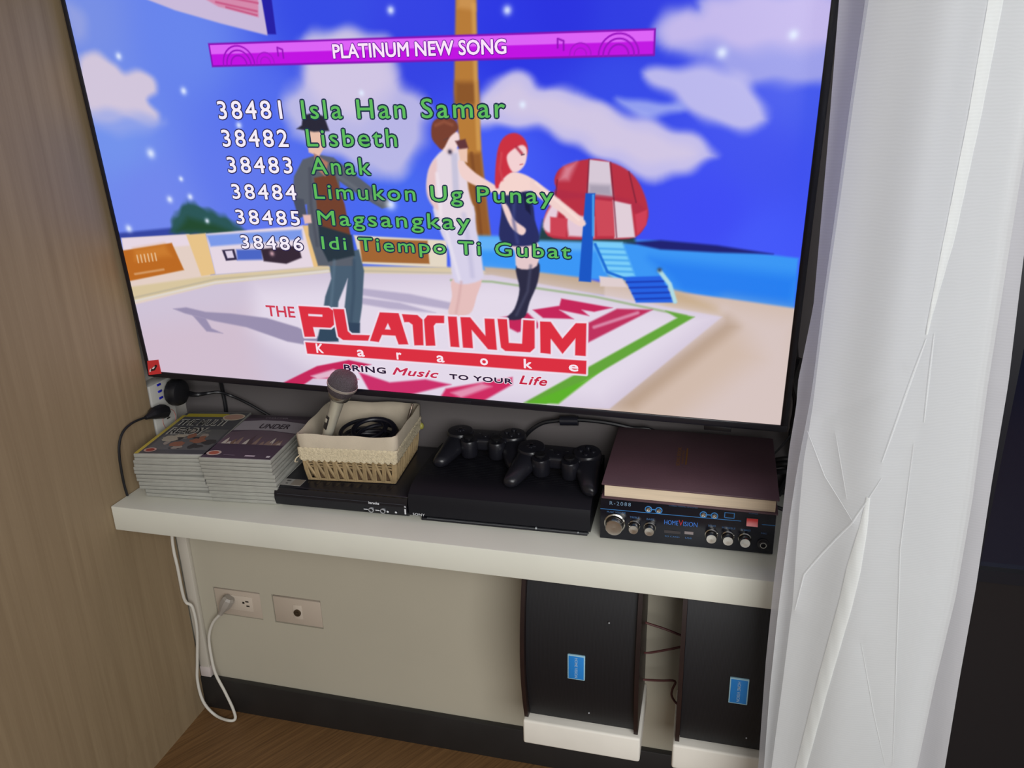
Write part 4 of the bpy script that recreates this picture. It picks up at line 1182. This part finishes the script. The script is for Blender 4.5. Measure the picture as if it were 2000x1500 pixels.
b.box((0, -0.0034, 0.688 * AH), (0.81 * AW, -0.0029, 0.698 * AH)); b.box((0.925 * AW, -0.0034, 0.655 * AH), (1.0 * AW, -0.0029, 0.665 * AH))
b.box((0.288 * AW, -0.0034, 0.765 * AH), (0.34 * AW, -0.0029, 0.785 * AH)); b.box((0.603 * AW, -0.0034, 0.755 * AH), (0.657 * AW, -0.0029, 0.775 * AH))
for x0, z0, x1, z1 in ((0.715, 0.73, 0.772, 0.745), (0.715, 0.84, 0.772, 0.852), (0.715, 0.73, 0.719, 0.85), (0.768, 0.73, 0.772, 0.85)):
    b.box((x0 * AW, -0.0034, z0 * AH), (x1 * AW, -0.0029, z1 * AH))
b.build('printed_lines', blue_print, t)


def fit_front(s, u0, v0, u1, v1, bold=0.0, spacing=1.0):
    return (s, u0 * AW, v0 * AH, u1 * AW, v1 * AH, bold, spacing)


pf = lambda x, z: (x, -0.00345, z)
letter_mesh('model_lettering', mat('pale_print', (110, 140, 166), 0.5), t, [fit_front('R-2088', 0.055, 0.80, 0.180, 0.880, 0.0, 1.3)], pf)
letter_mesh('name_lettering', mat('name_blue', (58, 118, 206), 0.4), t, [fit_front('HOME', 0.378, 0.475, 0.458, 0.575, 0.0), fit_front('ISION', 0.488, 0.475, 0.568, 0.575, 0.0)], pf)
letter_mesh('name_initial', mat('name_red', (176, 36, 48), 0.4), t, [fit_front('V', 0.460, 0.475, 0.486, 0.60, 0.0)], pf)
label_print = mat('label_print', (64, 104, 150), 0.5)
for it in [fit_front('MUSIC VOLUME', 0.04, 0.62, 0.15, 0.66), fit_front('TREBLE', 0.175, 0.545, 0.232, 0.585), fit_front('BASS', 0.275, 0.535, 0.318, 0.575), fit_front('ECHO', 0.63, 0.515, 0.672, 0.555),
            fit_front('M.TREBLE', 0.708, 0.50, 0.782, 0.54), fit_front('M.BASS', 0.815, 0.49, 0.866, 0.53), fit_front('POWER', 0.85, 0.865, 0.9, 0.90), fit_front('MIC', 0.925, 0.455, 0.957, 0.49),
            fit_front('STEREO MIXING AMPLIFIER', 0.40, 0.885, 0.565, 0.915), fit_front('SD CARD', 0.385, 0.20, 0.47, 0.23), fit_front('USB', 0.502, 0.20, 0.54, 0.235)]:
    letter_mesh('control_lettering', label_print, t, [it], pf)

# ------------------------------------------------------------------ book
maroon = mat('maroon_leather', (84, 60, 68), 0.5, vary=0.08, vscale=14, bump=0.12, bscale=300)
paper = mat('paper_edges', (214, 196, 170), 0.7, vary=0.1, vscale=6, stretch=(1, 1, 60))
ZB = ZS + AH + 0.0012
t = thing('song_book', 'thick maroon bound book lying on the karaoke amplifier', 'book', (0.8205, -0.0995, ZB), (R(2.6), 0, R(-0.5)))
BW, BD = 0.246, 0.196
b = MB(); b.box((0, 0, 0), (BW, BD, 0.0028), 0.001); b.box((0, 0, 0.0222), (BW, BD, 0.025), 0.001); b.box((0, BD - 0.003, 0.001), (BW, BD, 0.024), 0.001)
b.build('cover', maroon, t)
b = MB(); b.box((0.004, 0.004, 0.0027), (BW - 0.004, BD - 0.0031, 0.0223)); b.build('pages', paper, t)
gold = mat('gold_print', (140, 96, 44), 0.4, 0.4)
rm = lambda x, y: (0.1105 + y, 0.075 + x, 0.0252)
letter_mesh('gold_lettering', gold, t, [('SONG BOOK', 0.0, -0.004, 0.062, -0.0095, 0.01), ('KARAOKE', 0.008, 0.001, 0.052, -0.002, 0.01), ('--------', 0.006, 0.0055, 0.060, 0.0045, 0.05)], rm)

# ------------------------------------------------------------------ basket
straw = mat('straw', (150, 129, 94), 0.7, vary=0.22, vscale=60)
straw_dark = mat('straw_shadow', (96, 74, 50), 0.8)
linen = mat('linen', (190, 178, 158), 0.85, vary=0.05, vscale=40, bump=0.25, bscale=700)
lace_m = mat('cotton_lace', (206, 192, 162), 0.85, vary=0.16, vscale=260, bump=0.9, bscale=520)
BH = 0.087
t = thing('wicker_basket', 'small wicker basket with cream cloth lining on the black disc player', 'basket', (0.3905, 0.0205, ZS + 0.0352), (0, 0, R(5.5)))


def bpt(side, u, z, off=0.0):
    """point on the sloping wall: side 0 front 1 right 2 back 3 left, u in -1..1"""
    k = z / BH
    hx = 0.0740 + 0.0090 * k + off
    hy = 0.0670 + 0.0100 * k + off
    if side == 0:
        return Vector((u * hx, -hy, z))
    if side == 1:
        return Vector((hx, u * hy, z))
    if side == 2:
        return Vector((-u * hx, hy, z))
    return Vector((-hx, -u * hy, z))


def wall_ring(z, off, rc=0.008):
    pts = []
    for s in range(4):
        for u in np.linspace(-0.93, 0.93, 16):
            pts.append(bpt(s, u, z, off))
    return pts


b = MB()
b.loops([wall_ring(0.002, -0.004), wall_ring(BH - 0.020, -0.004), wall_ring(BH - 0.020, -0.0052), wall_ring(0.005, -0.0052)], True, True, True)
b.build('inner_wall', straw_dark, t)
b = MB()
for s in range(4):
    n = 9
    for k in range(n + 1):
        u = -0.97 + 1.94 * k / n
        for du in (-0.022, 0.022):
            b.tube([bpt(s, u + du, 0.001, 0.0), bpt(s, u + du * 0.7, 0.022, 0.0012), bpt(s, u + du, 0.046, 0.0)], 0.0025, 6, 2)
        if k < n:
            b.tube([bpt(s, u + 0.19, 0.003, -0.0005), bpt(s, u + 0.12, 0.018, 0.001), bpt(s, u + 0.03, 0.036, 0.001)], 0.0027, 6, 2)
            for z in (0.026, 0.031, 0.036, 0.041):
                b.tube([bpt(s, u + 0.02, z, 0.0004), bpt(s, u + 0.10, z + 0.0006, -0.0006), bpt(s, u + 0.19, z, 0.0004)], 0.0016, 6, 2)
    b.tube([bpt(s, u, 0.0022, 0.0006) for u in np.linspace(-1, 1, 8)], 0.0021, 6, 1)
b.build('weave', straw, t)
# lining: over the rim, down outside, plus inside wall and bottom
b = MB()
random.seed(3)


def cloth_ring(z, off, amp=0.0):
    return [p + Vector((0, 0, amp * math.sin(i * 0.9) + amp * 0.6 * math.sin(i * 0.37 + 1))) for i, p in enumerate(wall_ring(z, off))]


b.loops([cloth_ring(0.053, 0.0026), cloth_ring(0.066, 0.0034, 0.0004), cloth_ring(BH - 0.003, 0.0026, 0.0008), cloth_ring(BH, 0.0010, 0.0010), cloth_ring(BH - 0.001, -0.0012, 0.0010), cloth_ring(BH - 0.010, -0.0062, 0.0006), cloth_ring(0.04, -0.0064), cloth_ring(0.008, -0.0066)], True, False, True)
b.build('lining', linen, t, 60)
b = MB()
rings = []
M_ = 64 * 4


def lace_ring(z, off, sc):
    pts = []
    for s in range(4):
        for i, u in enumerate(np.linspace(-0.97, 0.97, 64)):
            a = abs(math.sin(math.pi * i / 4.0))
            pts.append(bpt(s, u, z - sc * a + 0.0006 * math.sin(i * 1.7), off + 0.0006 * math.sin(i * 2.3 + z * 900)))
    return pts


b.loops([lace_ring(0.0635, 0.0034, 0), lace_ring(0.0612, 0.0052, 0), lace_ring(0.0565, 0.0044, 0), lace_ring(0.0515, 0.0054, 0.0), lace_ring(0.0465, 0.0046, 0.0), lace_ring(0.044, 0.0052, 0.001), lace_ring(0.0415, 0.0050, 0.0034), lace_ring(0.0415, 0.0034, 0.0034), lace_ring(0.0612, 0.0030, 0)], True, False, False)
b.tube([bpt(3, 0.95, 0.047, 0.004), bpt(3, 0.97, 0.044, 0.009), bpt(3, 0.96, 0.038, 0.012), bpt(3, 0.9, 0.035, 0.011)], 0.0011, 6, 4)
b.build('lace_trim', lace_m, t, 60)
b = MB(); b.ball(bpt(1, 0.94, 0.045, 0.006), 0.0048, (1, 1, 1.3)); b.build('bead', mat('bead_olive', (150, 146, 66), 0.5), t)

# microphone, leaning in the basket
mic_loc = Vector((0.355, -0.034, 0.649))
mic_top = Vector((0.396, -0.044, 0.743))
t = thing('microphone', 'silver handheld microphone with a round mesh head standing in the basket', 'microphone', mic_loc)
ax_ = (mic_top - mic_loc)
Lm = ax_.length
mx = ax_.to_track_quat('Z', 'X').to_matrix().to_4x4()
mesh_m = mat('mic_mesh', (98, 90, 96), 0.4, 0.5, bump=1.0, bscale=900)
mic_silver = mat('mic_silver', (206, 202, 184), 0.25, 0.4)
b = MB(); b.lathe([(0.0080, -0.06), (0.0082, -0.03), (0.0086, 0.0), (0.0094, 0.03), (0.0112, Lm - 0.030), (0.0165, Lm - 0.020), (0.018, Lm - 0.016)], mx, 32); b.build('handle', mic_silver, t)
b = MB(); b.lathe([(0.0178, Lm - 0.0175), (0.0215, Lm - 0.012), (0.0236, Lm - 0.003), (0.0240, Lm), (0.0236, Lm + 0.003), (0.0222, Lm + 0.0105), (0.0185, Lm + 0.0175), (0.0125, Lm + 0.0215), (0.005, Lm + 0.023), (0.0003, Lm + 0.0232)], mx, 40); b.build('mesh_head', mesh_m, t)
b = MB(); b.lathe([(0.0242, Lm - 0.0022), (0.0248, Lm - 0.0018), (0.0248, Lm + 0.0018), (0.0242, Lm + 0.0022)], mx, 40, False); b.build('head_band', mat('mic_band', (176, 168, 160), 0.3, 0.5), t)
b = MB(); b.lathe([(0.0168, Lm - 0.0255), (0.0182, Lm - 0.0215), (0.0186, Lm - 0.0175), (0.018, Lm - 0.0155)], mx, 40, False); b.build('collar', mat('mic_collar', (164, 160, 150), 0.25, 0.9), t)
fr = Vector((-0.55, -0.83, 0.05))
loc_dir = (mx.inverted().to_3x3() @ fr)
ang = math.atan2(loc_dir.y, loc_dir.x)
mz = mx @ Matrix.Rotation(ang, 4, 'Z')
b = MB(); b.box((0.0072, -0.0038, 0.014), (0.0106, 0.0038, 0.040), 0.001, 2, mz); swp = b.build('switch_plate', mat('mic_switch_plate', (40, 38, 38), 0.35), t)
b = MB(); b.box((0.0100, -0.0023, 0.028), (0.0122, 0.0023, 0.035), 0.0008, 2, mz); b.build('switch', mic_silver, swp)

# coiled cable in the basket
t = thing('microphone_cable', 'coil of dark cable heaped inside the wicker basket', 'cable', (0.401, 0.02, ZS + 0.094))
cab = mat('cable_navy', (22, 22, 32), 0.4)
random.seed(11)
for k in range(4):
    pts = []
    n = 40
    cx, cy, rr, tz = ((0.012, 0.004, 0.038, 0.5), (-0.012, 0.010, 0.040, 0.2), (0.004, -0.006, 0.043, -0.1), (0.002, 0.004, 0.046, 0.05))[k]
    for i in range(n):
        a = i / n * 2 * math.pi * 3.3
        r_ = rr * (0.92 + 0.08 * math.sin(a * 0.41 + k))
        x, y = cx + r_ * math.cos(a), cy + r_ * math.sin(a) * 0.95
        z = 0.001 + 0.007 * math.sin(a * 0.5 + k) + tz * y * 0.35 - 0.005 * k
        pts.append((x, y, z))
    b = MB(); b.tube(pts, 0.0033, 8, 4); b.build('coil', cab, t)
b = MB(); b.loops([[(0.062 * math.cos(a), 0.052 * math.sin(a), z) for a in np.linspace(0, 2 * math.pi, 24)[:-1]] for z in (-0.0525, -0.012)]); b.build('lower_coils', cab, t)

# pen
t = thing('pen', 'thin silver pen standing in the right corner of the basket', 'pen', (0.454, 0.06, 0.626))
P0 = Vector((0, 0, 0)); P1 = Vector((0.465, 0.075, 0.67)) - Vector(t.location)
b = MB(); b.cyl(P0 - P1 * 0.4, P1 * 0.8, 0.0026, 0.0026, 12); b.build('barrel', mat('pen_barrel', (110, 100, 92), 0.3, 0.7), t)
b = MB(); b.cyl(P1 * 0.8, P1 * 0.93, 0.0022, 0.0012, 12); b.ball(P1 * 0.96, 0.0024); b.build('pen_tip', mat('pen_tip', (150, 130, 118), 0.3, 0.7), t)

# ------------------------------------------------------------------ speakers on their blocks
grille_m = bpy.data.materials.new('speaker_grille')
grille_m.use_nodes = True
nt = grille_m.node_tree
bs = nt.nodes['Principled BSDF']
bs.inputs['Roughness'].default_value = 0.5
vo = nt.nodes.new('ShaderNodeTexWave')
vo.bands_direction = 'X'
vo.inputs['Scale'].default_value = 150
vo.inputs['Distortion'].default_value = 0.4
tcn = nt.nodes.new('ShaderNodeTexCoord')
rp = nt.nodes.new('ShaderNodeValToRGB')
rp.color_ramp.elements[0].position = 0.2
rp.color_ramp.elements[0].color = lin((7, 8, 11))
rp.color_ramp.elements[1].position = 0.9
rp.color_ramp.elements[1].color = lin((20, 21, 27))
nt.links.new(tcn.outputs['Object'], vo.inputs['Vector'])
nt.links.new(vo.outputs['Fac'], rp.inputs[0])
nt.links.new(rp.outputs[0], bs.inputs['Base Color'])
side_m = wood_mat('speaker_walnut', (27, 18, 17), (42, 27, 24), (8, 8, 2), (0, 0, 0), 5.0, 0.4)
speaker_black = mat('speaker_black', (20, 20, 23), 0.5)
badge_blue = mat('badge_blue', (34, 124, 200), 0.35)
badge_edge = mat('badge_edge', (150, 190, 206), 0.4)
SWd, SHt = 0.183, 0.268


def make_speaker(label, wd):
    t = thing('karaoke_speaker', label, 'speaker', (0, 0, 0), group='karaoke speakers below the shelf')
    # side boards with a front edge that bows forward
    prof = [(0.0, 0.012), (0.004, -0.002)]
    zz = np.linspace(0.004, SHt - 0.004, 12)
    prof = [(-0.018 - 0.022 * math.sin(math.pi * (z - 0.004) / (SHt - 0.008)) ** 0.9, z) for z in zz]
    poly = [(0.119, 0.0)] + [(0.0 + y + 0.012, z) for y, z in prof] + [(0.119, SHt)]
    MYZ = Matrix(((0, 0, 1, 0), (1, 0, 0, 0), (0, 1, 0, 0), (0, 0, 0, 1)))
    for x0 in (0.0, wd - 0.0065):
        b = MB(); b.prism(poly, x0, x0 + 0.0065, MYZ); b.build('side_board', side_m, t)
    b = MB(); b.box((0.006, 0.012, 0.0), (wd - 0.006, 0.1185, SHt)); b.build('cabinet', speaker_black, t)
    b = MB()
    pr = [(0.016, 0.002)] + [(y + 0.022, z) for y, z in prof] + [(0.016, SHt - 0.002)]
    b.prism(pr, 0.007, wd - 0.007, MYZ)
    b.build('grille', grille_m, t)
    # front mark on the grille
    zb = 0.127
    yb = -0.018 - 0.022 + 0.022
    bx = 0.0868
    b = MB(); b.box((bx - 0.0135, yb - 0.0022, zb - 0.0225), (bx + 0.0135, yb + 0.002, zb + 0.0225), 0.0008); bd = b.build('badge', badge_edge, t)
    bd['label'] = 'blue rectangular badge'
    b = MB(); b.box((bx - 0.0118, yb - 0.0027, zb - 0.0207), (bx + 0.0118, yb - 0.001, zb + 0.0207), 0.0004); b.build('badge_face', badge_blue, bd)
    letter_mesh('badge_lettering', mat('badge_print', (150, 180, 206), 0.5), bd, [('HOME VISION', -0.018, -0.0022, 0.018, 0.0022, 0.01)], lambda x, y: (bx + y, yb - 0.0029, zb - x))
    for q in ((0.135, yb + 0.0035, 0.212), (0.105, yb + 0.014, 0.030)):
        b = MB(); b.ball(q, 0.0013); b.build('grille_screw', silver_print, t)
    return t


def make_block(name_label, x0, x1):
    t = b = MB()
    b.box((x0, -0.1315, 0.1665), (x1, 0.0, 0.2135), 0.004, 3)
    return tag(b.build('speaker_block', block_paint), name_label, 'wall block', 'white blocks carrying the speakers')


make_block('white block on the wall under the left speaker', 0.7025, 0.8925)
make_block('white block on the wall under the right speaker, half behind the curtain', 0.942, 1.132)
s1 = make_speaker('black karaoke speaker left under the shelf, all of its front in view', SWd)
s1.location = (0.7050, -0.1215, 0.2138)
s2 = copy_thing(s1, (0.9455, -0.1215, 0.2138), None, 'black karaoke speaker right under the shelf, partly behind the curtain')

wire_m = mat('wire_red_brown', (84, 42, 40), 0.5)
W = [[(0.881, -0.05, 0.375), (0.891, -0.045, 0.368), (0.917, -0.045, 0.362), (0.943, -0.045, 0.354), (0.957, -0.05, 0.353)], [(0.883, -0.05, 0.316), (0.893, -0.045, 0.311), (0.918, -0.045, 0.32), (0.944, -0.045, 0.331), (0.957, -0.05, 0.343)], [(0.88, -0.05, 0.263), (0.889, -0.045, 0.257), (0.916, -0.045, 0.26), (0.939, -0.045, 0.263), (0.936, -0.045, 0.247), (0.935, -0.045, 0.234), (0.941, -0.045, 0.222), (0.953, -0.05, 0.216)]]
wl = ['dark red speaker wire, uppermost between the two speakers', 'dark red speaker wire, middle of three between the two speakers', 'dark red speaker wire with a loop, lowest between the two speakers']
for pts, lb in zip(W, wl):
    b = MB(); b.tube(pts, 0.0019, 8, 5)
    tag(b.build('speaker_wire', wire_m), lb, 'wire', 'wires between the speakers')

# ------------------------------------------------------------------ curtain
def sheer(name, cover_, tint):
    m = bpy.data.materials.new(name)
    m.use_nodes = True
    nt = m.node_tree
    nt.nodes.remove(nt.nodes['Principled BSDF'])
    out = nt.nodes['Material Output']
    df = nt.nodes.new('ShaderNodeBsdfDiffuse')
    df.inputs[0].default_value = lin(tint)
    tl = nt.nodes.new('ShaderNodeBsdfTranslucent')
    tl.inputs[0].default_value = lin(tint)
    tr = nt.nodes.new('ShaderNodeBsdfTransparent')
    m1 = nt.nodes.new('ShaderNodeMixShader')
    m1.inputs[0].default_value = 0.35
    m2 = nt.nodes.new('ShaderNodeMixShader')
    nz = nt.nodes.new('ShaderNodeTexNoise')
    nz.inputs['Scale'].default_value = 9
    nz.inputs['Detail'].default_value = 6
    tc = nt.nodes.new('ShaderNodeTexCoord')
    mr = nt.nodes.new('ShaderNodeMapRange')
    mr.inputs[3].default_value = cover_ - 0.05
    mr.inputs[4].default_value = cover_ + 0.05
    nt.links.new(tc.outputs['Object'], nz.inputs['Vector'])
    nt.links.new(nz.outputs['Fac'], mr.inputs[0])
    wv = nt.nodes.new('ShaderNodeTexWave')
    wv.bands_direction = 'Z'
    wv.inputs['Scale'].default_value = 95
    wv.inputs['Distortion'].default_value = 5
    wv.inputs['Detail Scale'].default_value = 0.6
    ad = nt.nodes.new('ShaderNodeMath')
    ad.operation = 'MULTIPLY_ADD'
    ad.inputs[1].default_value = 0.03
    nt.links.new(tc.outputs['Object'], wv.inputs['Vector'])
    nt.links.new(wv.outputs['Fac'], ad.inputs[0])
    nt.links.new(mr.outputs[0], ad.inputs[2])
    nt.links.new(ad.outputs[0], m2.inputs[0])
    nt.links.new(df.outputs[0], m1.inputs[1])
    nt.links.new(tl.outputs[0], m1.inputs[2])
    nt.links.new(tr.outputs[0], m2.inputs[1])
    nt.links.new(m1.outputs[0], m2.inputs[2])
    nt.links.new(m2.outputs[0], out.inputs['Surface'])
    return m


sheer_m = sheer('sheer_voile', 0.64, (229, 232, 233))
veil_m = sheer('single_voile', 0.74, (236, 236, 240))
fold_m = sheer('fold_voile', 0.5, (242, 245, 246))
hem_m = sheer('hem_voile', 0.72, (244, 247, 245))
cur = thing('curtain', 'sheer white curtain hanging in folds right of the television', 'curtain', (1.16, -0.25, 0.0))
CO = Vector(cur.location)
ZT = 2.3


def interp(tab, z):
    zs = [q[0] for q in tab]
    if z <= zs[0]:
        return tab[0][1]
    for (z0, v0), (z1, v1) in zip(tab, tab[1:]):
        if z <= z1:
            return v0 + (v1 - v0) * (z - z0) / (z1 - z0)
    return tab[-1][1]


def smooth_sheet(left, right, ybase, nx, nz, disp):
    g = []
    for j in range(nz + 1):
        z = 0.008 + (ZT - 0.008) * j / nz
        xl, xr = interp(left, z), interp(right, z)
        row = []
        for i in range(nx + 1):
            u = i / nx
            x = xl + (xr - xl) * u
            row.append((x - CO.x, ybase + disp(x, u, z) - CO.y, z))
        g.append(row)
    return g


def sheet(name, grids, m):
    verts, faces = [], []
    for g in grids:
        n0 = len(verts)
        nx = len(g[0])
        for row in g:
            verts += row
        for j in range(len(g) - 1):
            for i in range(nx - 1):
                a = n0 + j * nx + i
                faces.append((a, a + 1, a + nx + 1, a + nx))
    me = bpy.data.meshes.new(name)
    me.from_pydata(verts, [], faces)
    me.polygons.foreach_set('use_smooth', [True] * len(faces))
    me.materials.append(m)
    o = bpy.data.objects.new(name, me)
    COL.objects.link(o)
    o.parent = cur
    return o


# edges measured at the depth of each layer: (height, x)
YA, YB = -0.215, -0.285
left_a = [(0.0, 1.063), (0.277, 1.062), (0.45, 1.058), (0.569, 1.058), (0.679, 1.06), (0.761, 1.06), (0.814, 1.063), (0.846, 1.062), (0.937, 1.07), (1.102, 1.067), (1.248, 1.063)]
right_a = [(0.0, 1.3), (0.328, 1.291), (0.474, 1.287), (0.601, 1.285), (0.736, 1.28), (0.859, 1.277), (0.999, 1.268), (1.238, 1.261)]
left_b = [(0.0, 1.072), (0.348, 1.07), (0.485, 1.072), (0.596, 1.073), (0.717, 1.069), (0.781, 1.068), (0.842, 1.071), (0.954, 1.072), (1.058, 1.075), (1.153, 1.077), (1.24, 1.08)]
right_b = [(0.0, 1.23), (0.385, 1.237), (0.515, 1.239), (0.628, 1.243), (0.749, 1.241), (0.876, 1.235), (1.091, 1.229), (1.232, 1.229)]
creases = [([(1.165, 0.932), (1.154, 0.876), (1.14, 0.799)], 0.005), ([(1.081, 0.83), (1.116, 0.862), (1.147, 0.897)], -0.005), ([(1.068, 0.816), (1.09, 0.767), (1.122, 0.723)], 0.004), ([(1.142, 0.781), (1.119, 0.72), (1.081, 0.639), (1.076, 0.589)], 0.006), ([(1.147, 0.572), (1.173, 0.473), (1.197, 0.392)], -0.004), ([(1.172, 0.937), (1.176, 0.843)], 0.004), ([(1.169, 0.82), (1.172, 0.697), (1.186, 0.564), (1.206, 0.394)], 0.006), ([(1.095, 0.82), (1.104, 0.784), (1.113, 0.748)], 0.003), ([(1.154, 1.199), (1.153, 1.151)], 0.002)]


def ridge(x, z):
    s = 0.0
    for pts, a in creases:
        best = 1e9
        for (x0, z0), (x1, z1) in zip(pts, pts[1:]):
            dx, dz = x1 - x0, z1 - z0
            q = max(0, min(1, ((x - x0) * dx + (z - z0) * dz) / (dx * dx + dz * dz)))
            d = math.hypot(x - x0 - q * dx, z - z0 - q * dz)
            best = min(best, d)
        s += 0.45 * a * math.exp(-abs(best) / 0.007)
    return s


dispA = lambda x, u, z: 0.012 * math.sin(u * 9 + 0.6 * z) + 0.004 * math.sin(u * 23 + z * 3)
dispB = lambda x, u, z: -0.020 * math.sin(math.pi * min(1, u * 1.05)) + 0.005 * math.sin(u * 7.5 + 1.2 * z + 0.5) + 0.0015 * math.sin(u * 17 - 2 * z) - ridge(x, z)
dispC = lambda x, u, z: 0.02 * math.sin(math.pi * u) + 0.006 * math.sin(u * 11 + z)
gA = smooth_sheet(left_a, right_a, YA, 50, 150, dispA)
gB = smooth_sheet(left_b, right_b, YB, 110, 420, dispB)
left_c = [(z, interp(left_b, z) + (interp(left_a, z) + 0.002 - interp(left_b, z)) * max(0.0, min(1.0, (0.86 - z) / 0.16))) for z in np.linspace(0, 2.3, 80)]
gC = smooth_sheet(left_c, right_b, YB + 0.018, 40, 120, dispC)
sheet('sheer_cloth', [gB, gC], sheer_m)
sheet('back_cloth', [gA], veil_m)
hem_pts = [(0.936, 1.165), (1.032, 1.173), (1.137, 1.178), (1.233, 1.18), (1.249, 1.181)]
hem_low = [(0.353, 1.102), (0.497, 1.114), (0.621, 1.126), (0.72, 1.132), (0.757, 1.132)]


def hem_strip(tab, w0, w1, z0, z1, n=60):
    g = []
    for j in range(n + 1):
        z = z0 + (z1 - z0) * j / n
        x = interp(tab, z)
        w = (w0 + (w1 - w0) * j / n) * min(1.0, 0.25 + (z1 - z) / 0.12 if tab is hem_low else 0.25 + (z - z0) / 0.12)
        xl, xr = interp(left_b, z), interp(right_b, z)
        row = []
        for i in range(9):
            a = -1 + i / 4
            xx = x + a * w / 2
            u = (xx - xl) / (xr - xl)
            row.append((xx - CO.x, YB + dispB(xx, u, z) - 0.0012 * (1 - a * a) - 0.0012 + 0.0003 * math.sin(j * 1.3 + a * 3) - CO.y, z))
        g.append(row)
    return g


sheet('hem', [hem_strip(hem_pts, 0.009, 0.013, hem_pts[0][0], hem_pts[-1][0]), hem_strip(hem_low, 0.009, 0.0145, hem_low[0][0] - 0.2, hem_low[-1][0])], hem_m)


def fold_strip(pts, w):
    g = []
    n = len(pts) - 1
    for j in range(n * 12 + 1):
        q = j / 12
        k = min(int(q), n - 1)
        f = q - k
        x = pts[k][0] + (pts[k + 1][0] - pts[k][0]) * f
        z = pts[k][1] + (pts[k + 1][1] - pts[k][1]) * f
        dx, dz = pts[k + 1][0] - pts[k][0], pts[k + 1][1] - pts[k][1]
        L = math.hypot(dx, dz)
        nx_, nz_ = -dz / L, dx / L
        ww = w * math.sin(math.pi * min(1, max(0, 0.08 + 0.84 * j / (n * 12)))) ** 0.6
        xl, xr = interp(left_b, z), interp(right_b, z)
        row = []
        for a in (-0.5, 0.0, 0.5):
            xx, z2 = x + nx_ * a * ww, z + nz_ * a * ww
            row.append((xx - CO.x, YB + dispB(xx, (xx - xl) / (xr - xl), z2) - 0.0016 - (0.0006 if a == 0 else 0) - CO.y, z2))
        g.append(row)
    return g


for (pts, a), w in zip(creases, (0.0042, 0, 0.0022, 0.0034, 0.0016, 0.0034, 0.0022, 0.0016, 0)):
    if w:
        sheet('fold_edge', [fold_strip(pts, w * 0.55)], fold_m)
S.cycles.transparent_max_bounces = 24
